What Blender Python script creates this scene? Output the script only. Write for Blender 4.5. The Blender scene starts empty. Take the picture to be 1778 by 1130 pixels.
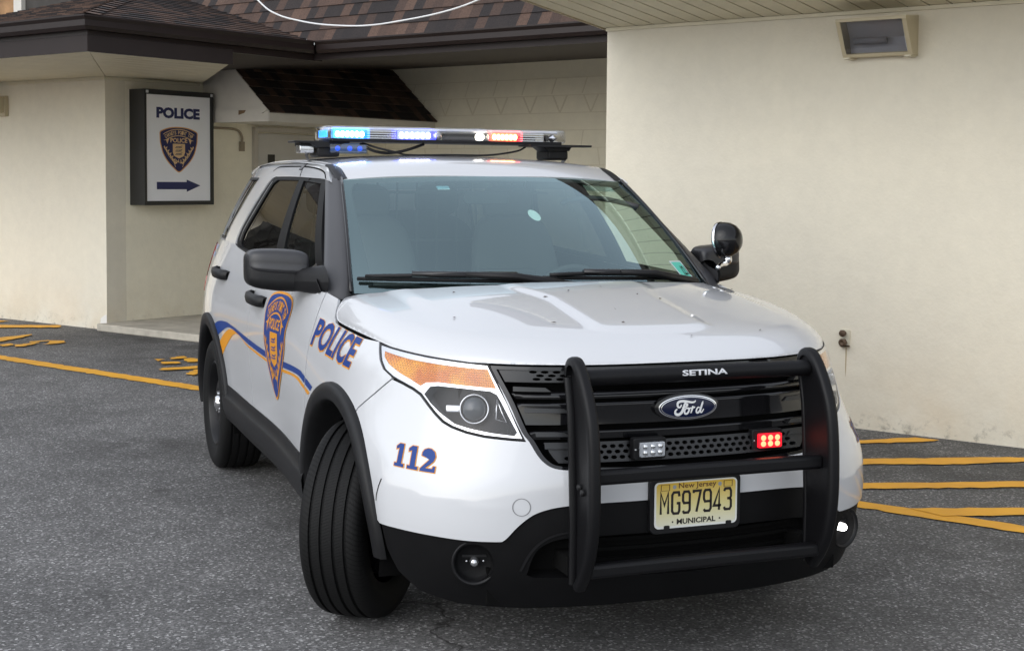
import bpy, bmesh, math, random
import numpy as np
from math import sin, cos, tan, pi, atan2, sqrt, radians, floor, ceil
from mathutils import Vector, Matrix
from mathutils.geometry import delaunay_2d_cdt
random.seed(7); RNG = np.random.default_rng(7)
SC = bpy.context.scene; COL = SC.collection
# ------------------------------------------------------------------ camera, sky, sun, exposure
CAM_P = (5.03, -2.196, 1.613); YAW, PITCH, ROLL = radians(158.779), radians(3.365), radians(-.477)
cd = bpy.data.cameras.new('camera'); cam = bpy.data.objects.new('camera', cd); COL.objects.link(cam); SC.camera = cam
cd.sensor_width = 36; cd.lens = 2442.6 / 1778 * 36; cd.shift_x = (889 - 903.7) / 1778; cd.shift_y = (458.1 - 565) / 1778
cd.clip_start = .05; cd.clip_end = 600
_f = Vector((cos(YAW) * cos(PITCH), sin(YAW) * cos(PITCH), -sin(PITCH))); _r = Vector((sin(YAW), -cos(YAW), 0)); _d = _f.cross(_r)
_r2 = cos(ROLL) * _r + sin(ROLL) * _d; _d2 = -sin(ROLL) * _r + cos(ROLL) * _d
M = Matrix((_r2, -_d2, -_f)).transposed().to_4x4(); M.translation = CAM_P; cam.matrix_world = M
W = bpy.data.worlds.new('World'); SC.world = W; W.use_nodes = True
nt = W.node_tree; bg = nt.nodes['Background']
sky = nt.nodes.new('ShaderNodeTexSky'); sky.sky_type = 'NISHITA'; sky.sun_disc = False
SUN_EL, SUN_AZ = radians(34), radians(-66)      # azimuth of the sun in the xy plane
sky.sun_elevation = SUN_EL; sky.sun_rotation = pi / 2 - SUN_AZ; sky.air_density = 1.0; sky.dust_density = .6; sky.ozone_density = 1.0
hs = nt.nodes.new('ShaderNodeHueSaturation'); hs.inputs['Saturation'].default_value = .25
# an overcast sky is brighter overhead than at the horizon
tcw = nt.nodes.new('ShaderNodeTexCoord'); sxw = nt.nodes.new('ShaderNodeSeparateXYZ'); mrw = nt.nodes.new('ShaderNodeMapRange'); vmw = nt.nodes.new('ShaderNodeVectorMath'); vmw.operation = 'SCALE'
mrw.inputs[3].default_value = 1.15; mrw.inputs[4].default_value = 2.0
nt.links.new(tcw.outputs['Generated'], sxw.inputs[0]); nt.links.new(sxw.outputs[2], mrw.inputs[0]); nt.links.new(sky.outputs[0], hs.inputs['Color']); nt.links.new(hs.outputs[0], vmw.inputs[0]); nt.links.new(mrw.outputs[0], vmw.inputs['Scale'])
nt.links.new(vmw.outputs[0], bg.inputs['Color']); bg.inputs['Strength'].default_value = .15
sd = bpy.data.lights.new('sun', 'SUN'); sd.energy = .5; sd.angle = radians(60); sd.color = (1, .97, .93)
so = bpy.data.objects.new('sun', sd); COL.objects.link(so)
so.rotation_euler = Vector((cos(SUN_EL) * cos(SUN_AZ), cos(SUN_EL) * sin(SUN_AZ), sin(SUN_EL))).to_track_quat('Z', 'Y').to_euler()
SC.view_settings.view_transform = 'Standard'; SC.view_settings.look = 'None'; SC.view_settings.exposure = 0.42; SC.view_settings.gamma = 1
SC.render.engine = 'CYCLES'; SC.cycles.use_denoising = True; SC.cycles.max_bounces = 10; SC.cycles.transparent_max_bounces = 16
SC.cycles.sample_clamp_indirect = 6
# ------------------------------------------------------------------ materials
def ND(nt, t, **k):
    n = nt.nodes.new(t)
    for a, b in k.items():
        if a in n.inputs: n.inputs[a].default_value = b
        else: setattr(n, a, b)
    return n
def mat(name, col, rough=.5, metal=0, coat=0, crough=.03, spec=.5, var=0, vscale=3, bump=0, bscale=40, emit=None, estr=0, alpha=1, trans=0, ior=1.5, rvar=0):
    m = bpy.data.materials.new(name); m.use_nodes = True; nt = m.node_tree; b = nt.nodes['Principled BSDF']; L = nt.links.new
    b.inputs['Base Color'].default_value = (*col, 1); b.inputs['Roughness'].default_value = rough; b.inputs['Metallic'].default_value = metal
    b.inputs['Coat Weight'].default_value = coat; b.inputs['Coat Roughness'].default_value = crough; b.inputs['Specular IOR Level'].default_value = spec
    b.inputs['Transmission Weight'].default_value = trans; b.inputs['IOR'].default_value = ior
    if emit: b.inputs['Emission Color'].default_value = (*emit, 1); b.inputs['Emission Strength'].default_value = estr
    if var or bump or rvar: tc = ND(nt, 'ShaderNodeTexCoord')
    if var or rvar:
        n = ND(nt, 'ShaderNodeTexNoise', Scale=vscale, Detail=6., Roughness=.6); L(tc.outputs['Object'], n.inputs['Vector'])
        if var:
            mr = ND(nt, 'ShaderNodeMapRange'); mr.inputs[3].default_value = 1 - var; mr.inputs[4].default_value = 1 + var; mr.inputs[1].default_value = .3; mr.inputs[2].default_value = .7
            L(n.outputs['Fac'], mr.inputs[0]); mx = ND(nt, 'ShaderNodeVectorMath', operation='SCALE'); mx.inputs[0].default_value = col
            L(mr.outputs[0], mx.inputs['Scale']); L(mx.outputs[0], b.inputs['Base Color'])
        if rvar:
            m2 = ND(nt, 'ShaderNodeMapRange'); m2.inputs[3].default_value = rough - rvar; m2.inputs[4].default_value = rough + rvar; m2.inputs[1].default_value = .3; m2.inputs[2].default_value = .7
            L(n.outputs['Fac'], m2.inputs[0]); L(m2.outputs[0], b.inputs['Roughness'])
    if bump:
        n = ND(nt, 'ShaderNodeTexNoise', Scale=bscale, Detail=4.); L(tc.outputs['Object'], n.inputs['Vector'])
        bp = ND(nt, 'ShaderNodeBump', Strength=1., Distance=bump); L(n.outputs['Fac'], bp.inputs['Height']); L(bp.outputs[0], b.inputs['Normal'])
    return m
def glass(name, tint, refl=1.0, base=.0, rough=0.0, gcol=(1, 1, 1)):
    m = bpy.data.materials.new(name); m.use_nodes = True; nt = m.node_tree; L = nt.links.new; nt.nodes.clear()
    o = ND(nt, 'ShaderNodeOutputMaterial'); t = ND(nt, 'ShaderNodeBsdfTransparent'); t.inputs[0].default_value = (*tint, 1)
    g = ND(nt, 'ShaderNodeBsdfGlossy'); g.inputs['Roughness'].default_value = rough; g.inputs[0].default_value = (*gcol, 1); fr = ND(nt, 'ShaderNodeFresnel', IOR=1.5); ge = ND(nt, 'ShaderNodeNewGeometry'); mi = ND(nt, 'ShaderNodeMapRange'); mi.inputs[3].default_value = 1.5; mi.inputs[4].default_value = 1 / 1.5; L(ge.outputs['Backfacing'], mi.inputs[0]); L(mi.outputs[0], fr.inputs['IOR'])
    mp = ND(nt, 'ShaderNodeMath', operation='MULTIPLY_ADD', use_clamp=True); mp.inputs[1].default_value = refl; mp.inputs[2].default_value = base
    mx = ND(nt, 'ShaderNodeMixShader'); L(fr.outputs[0], mp.inputs[0]); L(mp.outputs[0], mx.inputs[0]); L(t.outputs[0], mx.inputs[1]); L(g.outputs[0], mx.inputs[2]); L(mx.outputs[0], o.inputs[0])
    return m
PAINT = mat('white_paint', (.59, .60, .62), .28, coat=1.0, crough=.02, var=.012, vscale=1.3)
BLK = mat('black_plastic', (.009, .009, .010), .45, spec=.28, bump=.0004, bscale=700, var=.15, vscale=9)
BLKT = mat('black_textured', (.004, .004, .0045), .55, spec=.16, bump=.0008, bscale=500, var=.2, vscale=7)
GLOSS = mat('black_gloss', (.006, .006, .007), .10, coat=.3, spec=.4)
PILLAR = mat('pillar_black', (.05, .05, .054), .38, var=.05)
BAR = mat('powder_coat', (.006, .006, .007), .42, spec=.22, bump=.0003, bscale=900)
VOID = mat('dark_void', (.004, .004, .004), .9, spec=.1)
RUB = mat('rubber', (.007, .007, .007), .7, spec=.2, var=.25, vscale=14, bump=.0006, bscale=250)
STEEL = mat('steel_black', (.008, .008, .009), .4, spec=.3, rvar=.08)
CHROME = mat('chrome', (.82, .82, .84), .07, metal=1)
SILV = mat('silver_trim', (.62, .63, .65), .22, metal=.9)
AMBER = mat('amber_plastic', (.75, .26, .03), .2, coat=1)
BLUE = mat('decal_blue', (.006, .040, .21), .4, spec=.3)
GOLD = mat('decal_gold', (.66, .27, .012), .4, spec=.3)
NAVY = mat('sign_navy', (.012, .018, .10), .35)
WHITEP = mat('white_plastic', (.62, .63, .66), .35)
WSH = glass('windshield_glass', (.80, .94, .88), 1.5, .14, 0, (.73, .97, 1.03))
SIDEG = glass('side_glass', (.80, .90, .86), 1.1, .0)
PRIV = glass('privacy_glass', (.09, .10, .10), 1.2, .0)
LENSG = glass('clear_lens', (.97, .97, .98), .6, .0)
DOME = glass('dome_lens', (.95, .96, .98), 1.2, .02)
SEATM = mat('seat_fabric', (.13, .13, .14), .9); TRIM = mat('trim_black', (.006, .006, .0065), .5, spec=.12); LINER = mat('headliner', (.55, .55, .53), .9); DASH = mat('dash_vinyl', (.035, .035, .037), .55)
def emit(name, col, s): return mat(name, (0, 0, 0), .4, emit=col, estr=s)
# ------------------------------------------------------------------ object helpers
def tag(o, label=None, cat=None, group=None, kind=None):
    if label: o['label'] = label
    if cat: o['category'] = cat
    if group: o['group'] = group
    if kind: o['kind'] = kind
    return o
def empty(name, loc=(0, 0, 0), label=None, cat=None, group=None):
    o = bpy.data.objects.new(name, None); COL.objects.link(o); o.location = loc; return tag(o, label, cat, group)
def wloc(o):
    v = Vector((0, 0, 0))
    while o: v += o.location; o = o.parent
    return v
def link(name, me, m, parent=None):
    o = bpy.data.objects.new(name, me); COL.objects.link(o)
    if m is not None and not me.materials: me.materials.append(m)
    if parent: o.parent = parent; o.location = -wloc(parent)
    return o
def obj(name, V, F, m, parent=None, smooth=False, N=None, bevel=0, uv=None):
    me = bpy.data.meshes.new(name); me.from_pydata([tuple(map(float, v)) for v in V], [], [tuple(map(int, f)) for f in F]); me.update()
    if smooth: me.polygons.foreach_set('use_smooth', [True] * len(me.polygons))
    if uv is not None:
        l = me.uv_layers.new(name='UVMap'); li = np.zeros(len(me.loops), int); me.loops.foreach_get('vertex_index', li); l.data.foreach_set('uv', np.array(uv, float)[li].ravel())
    if N is not None: me.normals_split_custom_set_from_vertices([tuple(map(float, n)) for n in N])
    o = link(name, me, m, parent)
    if bevel:
        b = o.modifiers.new('bevel', 'BEVEL'); b.width = bevel; b.segments = 3; b.limit_method = 'ANGLE'; b.angle_limit = radians(35)
        me.polygons.foreach_set('use_smooth', [True] * len(me.polygons)); 
        me.set_sharp_from_angle(angle=radians(50))
    return o
class MB:
    def __init__(s): s.V = []; s.F = []
    def add(s, V, F):
        k = len(s.V); s.V += [tuple(v) for v in V]; s.F += [tuple(i + k for i in f) for f in F]; return s
    def box(s, a, b, T=None):
        (x0, y0, z0), (x1, y1, z1) = a, b
        V = [(x0, y0, z0), (x1, y0, z0), (x1, y1, z0), (x0, y1, z0), (x0, y0, z1), (x1, y0, z1), (x1, y1, z1), (x0, y1, z1)]
        if T: V = [T(*v) for v in V]
        return s.add(V, [(0, 3, 2, 1), (4, 5, 6, 7), (0, 1, 5, 4), (1, 2, 6, 5), (2, 3, 7, 6), (3, 0, 4, 7)])
    def prism(s, poly, f, h0, h1):
        """extrude a 2-D polygon: f(u,v,h)->xyz"""
        n = len(poly); V = [f(u, v, h0) for u, v in poly] + [f(u, v, h1) for u, v in poly]
        return s.add(V, [tuple(range(n))[::-1], tuple(range(n, 2 * n))] + [(i, (i + 1) % n, n + (i + 1) % n, n + i) for i in range(n)])
    def tube(s, path, r, seg=10, cap=True, closed=False):
        P = [Vector(p) for p in path]; n = len(P); V = []; up = None
        for i, p in enumerate(P):
            t = (P[(i + 1) % n] - P[i - 1]) if closed else (P[min(i + 1, n - 1)] - P[max(i - 1, 0)])
            t.normalize()
            if up is None: up = t.orthogonal().normalized()
            up = (up - t * up.dot(t)).normalized(); b = t.cross(up); rr = r[i] if hasattr(r, '__len__') else r
            V += [p + rr * (cos(2 * pi * k / seg) * up + sin(2 * pi * k / seg) * b) for k in range(seg)]
        m = n if closed else n - 1
        F = [(i * seg + k, i * seg + (k + 1) % seg, ((i + 1) % n) * seg + (k + 1) % seg, ((i + 1) % n) * seg + k) for i in range(m) for k in range(seg)]
        if cap and not closed: F += [tuple(range(seg))[::-1], tuple(range((n - 1) * seg, n * seg))]
        return s.add(V, F)
    def lathe(s, prof, seg=32, T=None, close=False):
        """prof: (r, h) pairs round the h axis; T(x,y,h)->xyz"""
        n = len(prof); V = []
        for k in range(seg):
            c, d = cos(2 * pi * k / seg), sin(2 * pi * k / seg)
            for r, h in prof: v = (r * c, r * d, h); V.append(T(*v) if T else v)
        F = [(k * n + i, ((k + 1) % seg) * n + i, ((k + 1) % seg) * n + i + 1, k * n + i + 1) for k in range(seg) for i in range(n - 1)]
        if close: F += [tuple(k * n for k in range(seg))[::-1], tuple(k * n + n - 1 for k in range(seg))]
        return s.add(V, F)
    def grid(s, P):
        P = np.asarray(P, float); a, b = P.shape[:2]
        return s.add(P.reshape(-1, 3).tolist(), [(i * b + j, (i + 1) * b + j, (i + 1) * b + j + 1, i * b + j + 1) for i in range(a - 1) for j in range(b - 1)])
    def fix(s):
        bm = bmesh.new(); vs = [bm.verts.new(v) for v in s.V]
        for f in s.F:
            try: bm.faces.new([vs[i] for i in f])
            except ValueError: pass
        bmesh.ops.recalc_face_normals(bm, faces=bm.faces); bm.verts.index_update()
        s.F = [tuple(v.index for v in f.verts) for f in bm.faces]; bm.free(); return s
    def obj(s, name, m, parent=None, smooth=False, bevel=0, fix=True, uv=None, sharp=None):
        if fix: s.fix()
        o = obj(name, s.V, s.F, m, parent, smooth, None, bevel, uv)
        if sharp: o.data.set_sharp_from_angle(angle=radians(sharp))
        return o
def rrect(w, h, r, n=5, cx=0, cy=0):
    out = []
    for sx, sy, a0 in ((1, 1, 0), (-1, 1, 90), (-1, -1, 180), (1, -1, 270)):
        for k in range(n + 1):
            a = radians(a0 + 90 * k / n); out.append((cx + sx * (w / 2 - r) + r * cos(a), cy + sy * (h / 2 - r) + r * sin(a)))
    return out
def cr(pts, n=6):
    """open Catmull-Rom through pts"""
    p = np.array(pts, float); p = np.vstack([2 * p[0] - p[1], p, 2 * p[-1] - p[-2]]); out = []
    for i in range(1, len(p) - 2):
        for k in range(n):
            t = k / n; out.append(.5 * (2 * p[i] + (p[i + 1] - p[i - 1]) * t + (2 * p[i - 1] - 5 * p[i] + 4 * p[i + 1] - p[i + 2]) * t * t + (3 * p[i] - p[i - 1] - 3 * p[i + 1] + p[i + 2]) * t ** 3))
    out.append(p[-2]); return [tuple(q) for q in out]
def inside(P, loops):
    P = np.asarray(P, float); c = np.zeros(len(P), bool)
    for L in loops:
        A = np.asarray(L, float); B = np.roll(A, -1, 0)
        for (x0, y0), (x1, y1) in zip(A, B):
            if y0 == y1: continue
            m = ((y0 > P[:, 1]) != (y1 > P[:, 1])); c ^= m & (P[:, 0] < (x1 - x0) * (P[:, 1] - y0) / (y1 - y0) + x0)
    return c
def resample(L, step):
    out = []
    for i in range(len(L)):
        a = np.array(L[i], float); b = np.array(L[(i + 1) % len(L)], float); d = np.linalg.norm(b - a)
        if d < 1e-6: continue
        n = max(1, int(ceil(d / step)))
        out += [tuple(a + (b - a) * k / n) for k in range(n)]
    return out
def shrink(L, d):
    """move a closed loop inwards by d (simple mitre)"""
    A = np.array(L, float); ar = .5 * np.sum(A[:, 0] * np.roll(A[:, 1], -1) - np.roll(A[:, 0], -1) * A[:, 1]); s = 1 if ar > 0 else -1
    out = []; n = len(A)
    for i in range(n):
        p, q, r = A[i - 1], A[i], A[(i + 1) % n]; u = (q - p) / (np.linalg.norm(q - p) + 1e-12); v = (r - q) / (np.linalg.norm(r - q) + 1e-12)
        n1 = np.array([-u[1], u[0]]) * s; n2 = np.array([-v[1], v[0]]) * s; m = n1 + n2; l = m @ m
        out.append(tuple(q + (d * m * 2 / l if l > .35 else d * n1)))
    return out
def mesh2d(loops, step, extra=()):
    loops0 = loops; loops = [resample(L, step) for L in loops]; pts = [p for L in loops for p in L]; edges = []; k = 0
    for L in loops: edges += [(k + i, k + (i + 1) % len(L)) for i in range(len(L))]; k += len(L)
    A = np.array(pts); lo, hi = A.min(0), A.max(0)
    gx, gy = np.meshgrid(np.arange(lo[0] + step / 2, hi[0], step), np.arange(lo[1] + step / 2, hi[1], step * .87), indexing='ij'); gx = gx + (np.arange(gx.shape[1]) % 2) * step / 2
    G = np.stack([gx.ravel(), gy.ravel()], 1); G = G[inside(G, loops)]
    if len(extra):
        X = np.array(extra); X = X[inside(X, loops)]; A2 = A; X = X[np.concatenate([(((X[i:i + 1000, None] - A2) ** 2).sum(-1).min(1) > .0015 ** 2) for i in range(0, len(X), 1000)])]
        kk = np.concatenate([(((G[i:i + 1000, None] - X) ** 2).sum(-1).min(1) > (.6 * step) ** 2) for i in range(0, len(G), 1000)]); G = G[kk]
    if len(G):
        keep = np.ones(len(G), bool)
        for i in range(0, len(G), 2000):
            keep[i:i + 2000] = (((G[i:i + 2000, None] - A) ** 2).sum(-1).min(1) > (.55 * step) ** 2)
        G = G[keep]
    if len(extra): G = np.vstack([G, X])
    V, E, F, _, _, _ = delaunay_2d_cdt([Vector(p) for p in pts] + [Vector(g) for g in G], edges, [], 0, 1e-6)
    V = np.array([tuple(v) for v in V]); F = np.array([f for f in F if len(f) == 3]); c = V[F].mean(1); F = F[inside(c, loops)]
    cnt = {}
    for f in F:
        for a, b in ((f[0], f[1]), (f[1], f[2]), (f[2], f[0])): cnt[(min(a, b), max(a, b))] = cnt.get((min(a, b), max(a, b)), 0) + 1
    be = [e for e, n in cnt.items() if n == 1]
    return V, F, be
def surf_eval(f, U, off=0, ref=(-1.6, 0, .6), h=4e-4):
    U = np.asarray(U, float); P = f(U); du = f(U + [h, 0]) - f(U - [h, 0]); dv = f(U + [0, h]) - f(U - [0, h]); N = np.cross(du, dv); N /= (np.linalg.norm(N, axis=1)[:, None] + 1e-12)
    s = np.sign(((P - np.array(ref)) * N).sum(1)); N *= s[:, None]
    return P + (N * (off if np.ndim(off) == 0 else np.asarray(off)[:, None])), N
def region(name, loops, f, step, m, parent, off=0, rim=.012, ref=(-1.6, 0, .6), offf=None, extra=(), rimf=None):
    """a trimmed piece of the surface f(u,v)->xyz with a turned-in edge"""
    V2, F, be = mesh2d(loops, step, extra)
    if offf is not None: f0 = f; f = lambda U: surf_eval(f0, U, offf(U), ref)[0]
    P, N = surf_eval(f, V2, off, ref, 4e-4 if offf is None else 1.5e-3)
    a, b, c = P[F[:, 0]], P[F[:, 1]], P[F[:, 2]]; fl = (np.cross(b - a, c - a) * (N[F[:, 0]] + N[F[:, 1]] + N[F[:, 2]])).sum(1) < 0; F[fl] = F[fl][:, ::-1]
    V = P.tolist(); NN = N.tolist(); FF = F.tolist()
    if rim:
        idx = sorted({i for e in be for i in e}); k = len(V); mp = {i: k + 2 * j for j, i in enumerate(idx)}
        dire = {}
        for f3 in FF:
            for x, y in ((f3[0], f3[1]), (f3[1], f3[2]), (f3[2], f3[0])): dire[(x, y)] = 1
        RD = -N * rim if rimf is None else rimf(P)
        for i in idx: V += [P[i].tolist(), (P[i] + RD[i]).tolist()]; NN += [(0, 0, 0), (0, 0, 0)]
        for x, y in be:
            if (x, y) not in dire: x, y = y, x
            FF.append([mp[y], mp[x], mp[x] + 1, mp[y] + 1])
    return obj(name, V, FF, m, parent, True, NN)
def decal(name, V2, F, f, m, parent, off=.002, maxlen=.03, ref=(-1.6, 0, .6), offf=None):
    """flat 2-D artwork laid onto a surface"""
    bm = bmesh.new(); vs = [bm.verts.new((x, y, 0)) for x, y in V2]
    for q in F:
        try: bm.faces.new([vs[i] for i in q])
        except ValueError: pass
    bmesh.ops.triangulate(bm, faces=bm.faces)
    for _ in range(4):
        e = [e for e in bm.edges if e.calc_length() > maxlen]
        if not e: break
        bmesh.ops.subdivide_edges(bm, edges=e, cuts=1); bmesh.ops.triangulate(bm, faces=bm.faces)
    bm.verts.index_update(); U = np.array([v.co[:2] for v in bm.verts]); F = np.array([[v.index for v in q.verts] for q in bm.faces]); bm.free()
    if offf is not None: f0 = f; f = lambda U: surf_eval(f0, U, offf(U), ref)[0]
    P, N = surf_eval(f, U, off, ref); a, b, c = P[F[:, 0]], P[F[:, 1]], P[F[:, 2]]
    fl = (np.cross(b - a, c - a) * N[F[:, 0]]).sum(1) < 0; F[fl] = F[fl][:, ::-1]
    return obj(name, P, F, m, parent, True, N)
def text2d(s, size=1, bold=0, shear=0, wide=1, space=1, res=3):
    c = bpy.data.curves.new('t', 'FONT'); c.body = s; c.size = size; c.offset = bold; c.shear = shear; c.space_character = space; c.resolution_u = res
    o = bpy.data.objects.new('t', c); me = bpy.data.meshes.new_from_object(o); V = [(v.co.x * wide, v.co.y) for v in me.vertices]; F = [tuple(p.vertices) for p in me.polygons]
    bpy.data.objects.remove(o); bpy.data.curves.remove(c); bpy.data.meshes.remove(me)
    return V, F
def fit(VF, x0, y0, x1, y1):
    V, F = VF; A = np.array(V); lo, hi = A.min(0), A.max(0); A = (A - lo) / (hi - lo) * [x1 - x0, y1 - y0] + [x0, y0]
    return [tuple(a) for a in A], F
def stroke(pts, w, closed=False):
    """thick polyline -> V,F ; w may vary along it"""
    P = [Vector(p) for p in pts]; n = len(P); V = []
    for i in range(n):
        a = P[i - 1] if (i or closed) else P[i]; b = P[(i + 1) % n] if (i < n - 1 or closed) else P[i]
        d1 = (P[i] - a); d2 = (b - P[i]); d1 = d1.normalized() if d1.length > 1e-9 else d2.normalized(); d2 = d2.normalized() if d2.length > 1e-9 else d1
        t = (d1 + d2); t = t.normalized() if t.length > 1e-6 else d1; nn = Vector((-t.y, t.x)); k = 1 / max(.5, nn.dot(Vector((-d1.y, d1.x))))
        ww = (w[i] if hasattr(w, '__len__') else w) / 2 * k; V += [tuple(P[i] + nn * ww), tuple(P[i] - nn * ww)]
    m = n if closed else n - 1
    return V, [(2 * i, 2 * i + 1, 2 * ((i + 1) % n) + 1, 2 * ((i + 1) % n)) for i in range(m)]
def merge(*VFs):
    V = []; F = []
    for v, f in VFs: k = len(V); V += list(v); F += [tuple(i + k for i in q) for q in f]
    return V, F
def place(VF, sx=1, sy=1, dx=0, dy=0, rot=0):
    c, s = cos(rot), sin(rot); return [((x * sx) * c - (y * sy) * s + dx, (x * sx) * s + (y * sy) * c + dy) for x, y in VF[0]], VF[1]
def poly2(L): return list(L), [tuple(range(len(L)))]
# ---------------------------------------------------------------- car surfaces (x forward, w half width, z up)
def spl(xk,yk):
    xk=np.array(xk,float); yk=np.array(yk,float)
    if xk[0]>xk[-1]: xk=xk[::-1]; yk=yk[::-1]
    n=len(xk); h=np.diff(xk); A=np.eye(n); B=np.zeros((n,)+yk.shape[1:])
    for i in range(1,n-1):
        A[i,i-1]=h[i-1]; A[i,i]=2*(h[i-1]+h[i]); A[i,i+1]=h[i]
        B[i]=6*((yk[i+1]-yk[i])/h[i]-(yk[i]-yk[i-1])/h[i-1])
    M=np.linalg.solve(A,B)
    def f(x):
        x=np.asarray(x,float); xc=np.clip(x,xk[0],xk[-1])
        i=np.clip(np.searchsorted(xk,xc)-1,0,n-2); d=h[i]; a=(xk[i+1]-xc)/d; b=(xc-xk[i])/d
        sh=(...,)+(None,)*(yk.ndim-1); a=a[sh];b=b[sh];d=d[sh]
        y=a*yk[i]+b*yk[i+1]+((a**3-a)*M[i]+(b**3-b)*M[i+1])*d*d/6
        s0=(yk[1]-yk[0])/h[0]-h[0]*(2*M[0]+M[1])/6; s1=(yk[-1]-yk[-2])/h[-1]+h[-1]*(2*M[-1]+M[-2])/6
        return y+np.minimum(x-xk[0],0)[sh]*s0+np.maximum(x-xk[-1],0)[sh]*s1
    return f
ZK=np.array([.25,.40,.50,.60,.70,.80,.88,.96,1.04,1.12,1.20])
XK=[-4.0,-3.4,-2.9,-2.5,-1.8,-1.0,-.5,-.2,.2,.7]
WT=np.array([
[.85,.87,.88,.875,.865,.85,.83,.815,.80,.78,.755],
[.93,.95,.955,.953,.948,.943,.938,.930,.913,.890,.860],
[.955,.975,.982,.985,.986,.987,.986,.980,.962,.938,.905],
[.945,.962,.966,.970,.976,.981,.984,.980,.963,.937,.902],
[.938,.953,.957,.962,.970,.976,.980,.977,.960,.933,.896],
[.935,.950,.954,.959,.967,.973,.976,.974,.957,.930,.892],
[.955,.972,.977,.978,.978,.977,.972,.961,.940,.914,.878],
[.955,.973,.980,.983,.984,.980,.969,.950,.915,.868,.80],
[.955,.973,.980,.983,.982,.976,.963,.941,.902,.848,.775],
[.90,.935,.95,.952,.948,.94,.926,.906,.868,.815,.745]])
_wz=spl(XK,WT)                         # x -> row over ZK
def Wside(x,z):
    x,z=np.broadcast_arrays(np.asarray(x,float),np.asarray(z,float)); xs=x.ravel(); zs=z.ravel()
    rows=_wz(xs); # n x len(ZK)
    h=np.diff(ZK); n=len(ZK)
    out=_rowspl(rows,zs)
    return out.reshape(x.shape)
_A=None
def _rowspl(rows,z):
    global _A
    h=np.diff(ZK); n=len(ZK)
    if _A is None:
        A=np.eye(n); R=np.zeros((n,n))
        for i in range(1,n-1):
            A[i,i-1]=h[i-1]; A[i,i]=2*(h[i-1]+h[i]); A[i,i+1]=h[i]
            R[i,i+1]+=6/h[i]; R[i,i]-=6/h[i]+6/h[i-1]; R[i,i-1]+=6/h[i-1]
        _A=np.linalg.solve(A,R)
    M=rows@_A.T
    zc=np.clip(z,ZK[0],ZK[-1]); i=np.clip(np.searchsorted(ZK,zc)-1,0,n-2); r=np.arange(len(z)); d=h[i]
    a=(ZK[i+1]-zc)/d; b=(zc-ZK[i])/d
    y=a*rows[r,i]+b*rows[r,i+1]+((a**3-a)*M[r,i]+(b**3-b)*M[r,i+1])*d*d/6
    s0=(rows[:,1]-rows[:,0])/h[0]-h[0]*(2*M[:,0]+M[:,1])/6; s1=(rows[:,-1]-rows[:,-2])/h[-1]+h[-1]*(2*M[:,-1]+M[:,-2])/6
    return y+np.minimum(z-ZK[0],0)*s0+np.maximum(z-ZK[-1],0)*s1
X0=spl([.18,.28,.38,.48,.58,.66,.72,.80,.90,1.0,1.1],[.87,.925,.955,.970,.972,.968,.950,.925,.906,.896,.88])
KR=spl([.2,.4,.6,.72,.8,1.0,1.1],[.42,.44,.47,.58,.70,.84,.9])
def Xfront(w,z): return X0(z)-.20*w**2-.18*w**4
def smax(a,b,k): return np.maximum(a,b)+np.maximum(k-np.abs(a-b),0)**3/(6*k*k)
def gshell(x,w,z):
    w=np.abs(w); return smax(x-Xfront(w,z),w-Wside(np.minimum(x,.9),z),KR(z))
XC,WC,SR=-.05,.40,.60
S1=SR*pi/2; S2=S1+WC                    # s: <0 along the side (x=XC+s), 0..S1 round the corner, S1..S2 towards the centre line, beyond: mirrored
def shell(s,z):
    """(s,z) -> x,w,z on the right half of the lower body; s>S2 goes over to negative w"""
    s=np.asarray(s,float); z=np.asarray(z,float)+0*s; mir=s>S2; s=np.where(mir,2*S2-s,s)
    ph=np.clip(s/SR,0,pi/2)              # 0: sideways, pi/2: forward
    ox=XC+np.minimum(s,0); ow=np.where(s>S1,WC-(s-S1),WC)
    dx,dw=np.sin(ph),np.cos(ph)
    lo=np.zeros_like(s)+.02; hi=np.zeros_like(s)+1.6
    for _ in range(34):
        m=.5*(lo+hi); v=gshell(ox+m*dx,ow+m*dw,z)
        lo=np.where(v<0,m,lo); hi=np.where(v<0,hi,m)
    x=ox+lo*dx; w=ow+lo*dw
    return np.stack([x,np.where(mir,-w,w),z],-1)
def s_of(x,w):
    """inverse of shell for points on it (w>=0)"""
    if x<XC: return x-XC
    if w<WC: return S1+WC-w
    return SR*atan2(x-XC,w-WC)
_gz=spl([1.12,1.20,1.30,1.42,1.54,1.62,1.67,1.70,1.72],[.921,.890,.862,.818,.765,.724,.692,.663,.632])
_gx=spl([-4.1,-3.8,-3.4,-3.0,-2.6,-2.2,-1.0],[-.24,-.135,-.058,-.016,-.001,0,0])
def green(x,z): return _gz(z)+.8*np.minimum(_gx(x),0)*(1+1.2*(np.asarray(z,float)-1.2))
SEAM=np.array([(-.345,.845,1.150),(-.325,.866,1.138),(-.308,.884,1.115),(-.285,.8965,1.092),(-.25,.901,1.074),(-.20,.900,1.067),(-.07,.895,1.060),(.127,.884,1.051),(.25,.869,1.043),(.339,.851,1.034),(.421,.828,1.026),(.491,.80,1.0205),(.55,.77,1.017),(.644,.704,1.0155),(.715,.633,1.016),(.776,.549,1.016),(.84,.412,1.0165),(.872,.283,1.017),(.888,.153,1.018),(.8935,.05,1.0185),(.894,0.,1.0185)])
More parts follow.
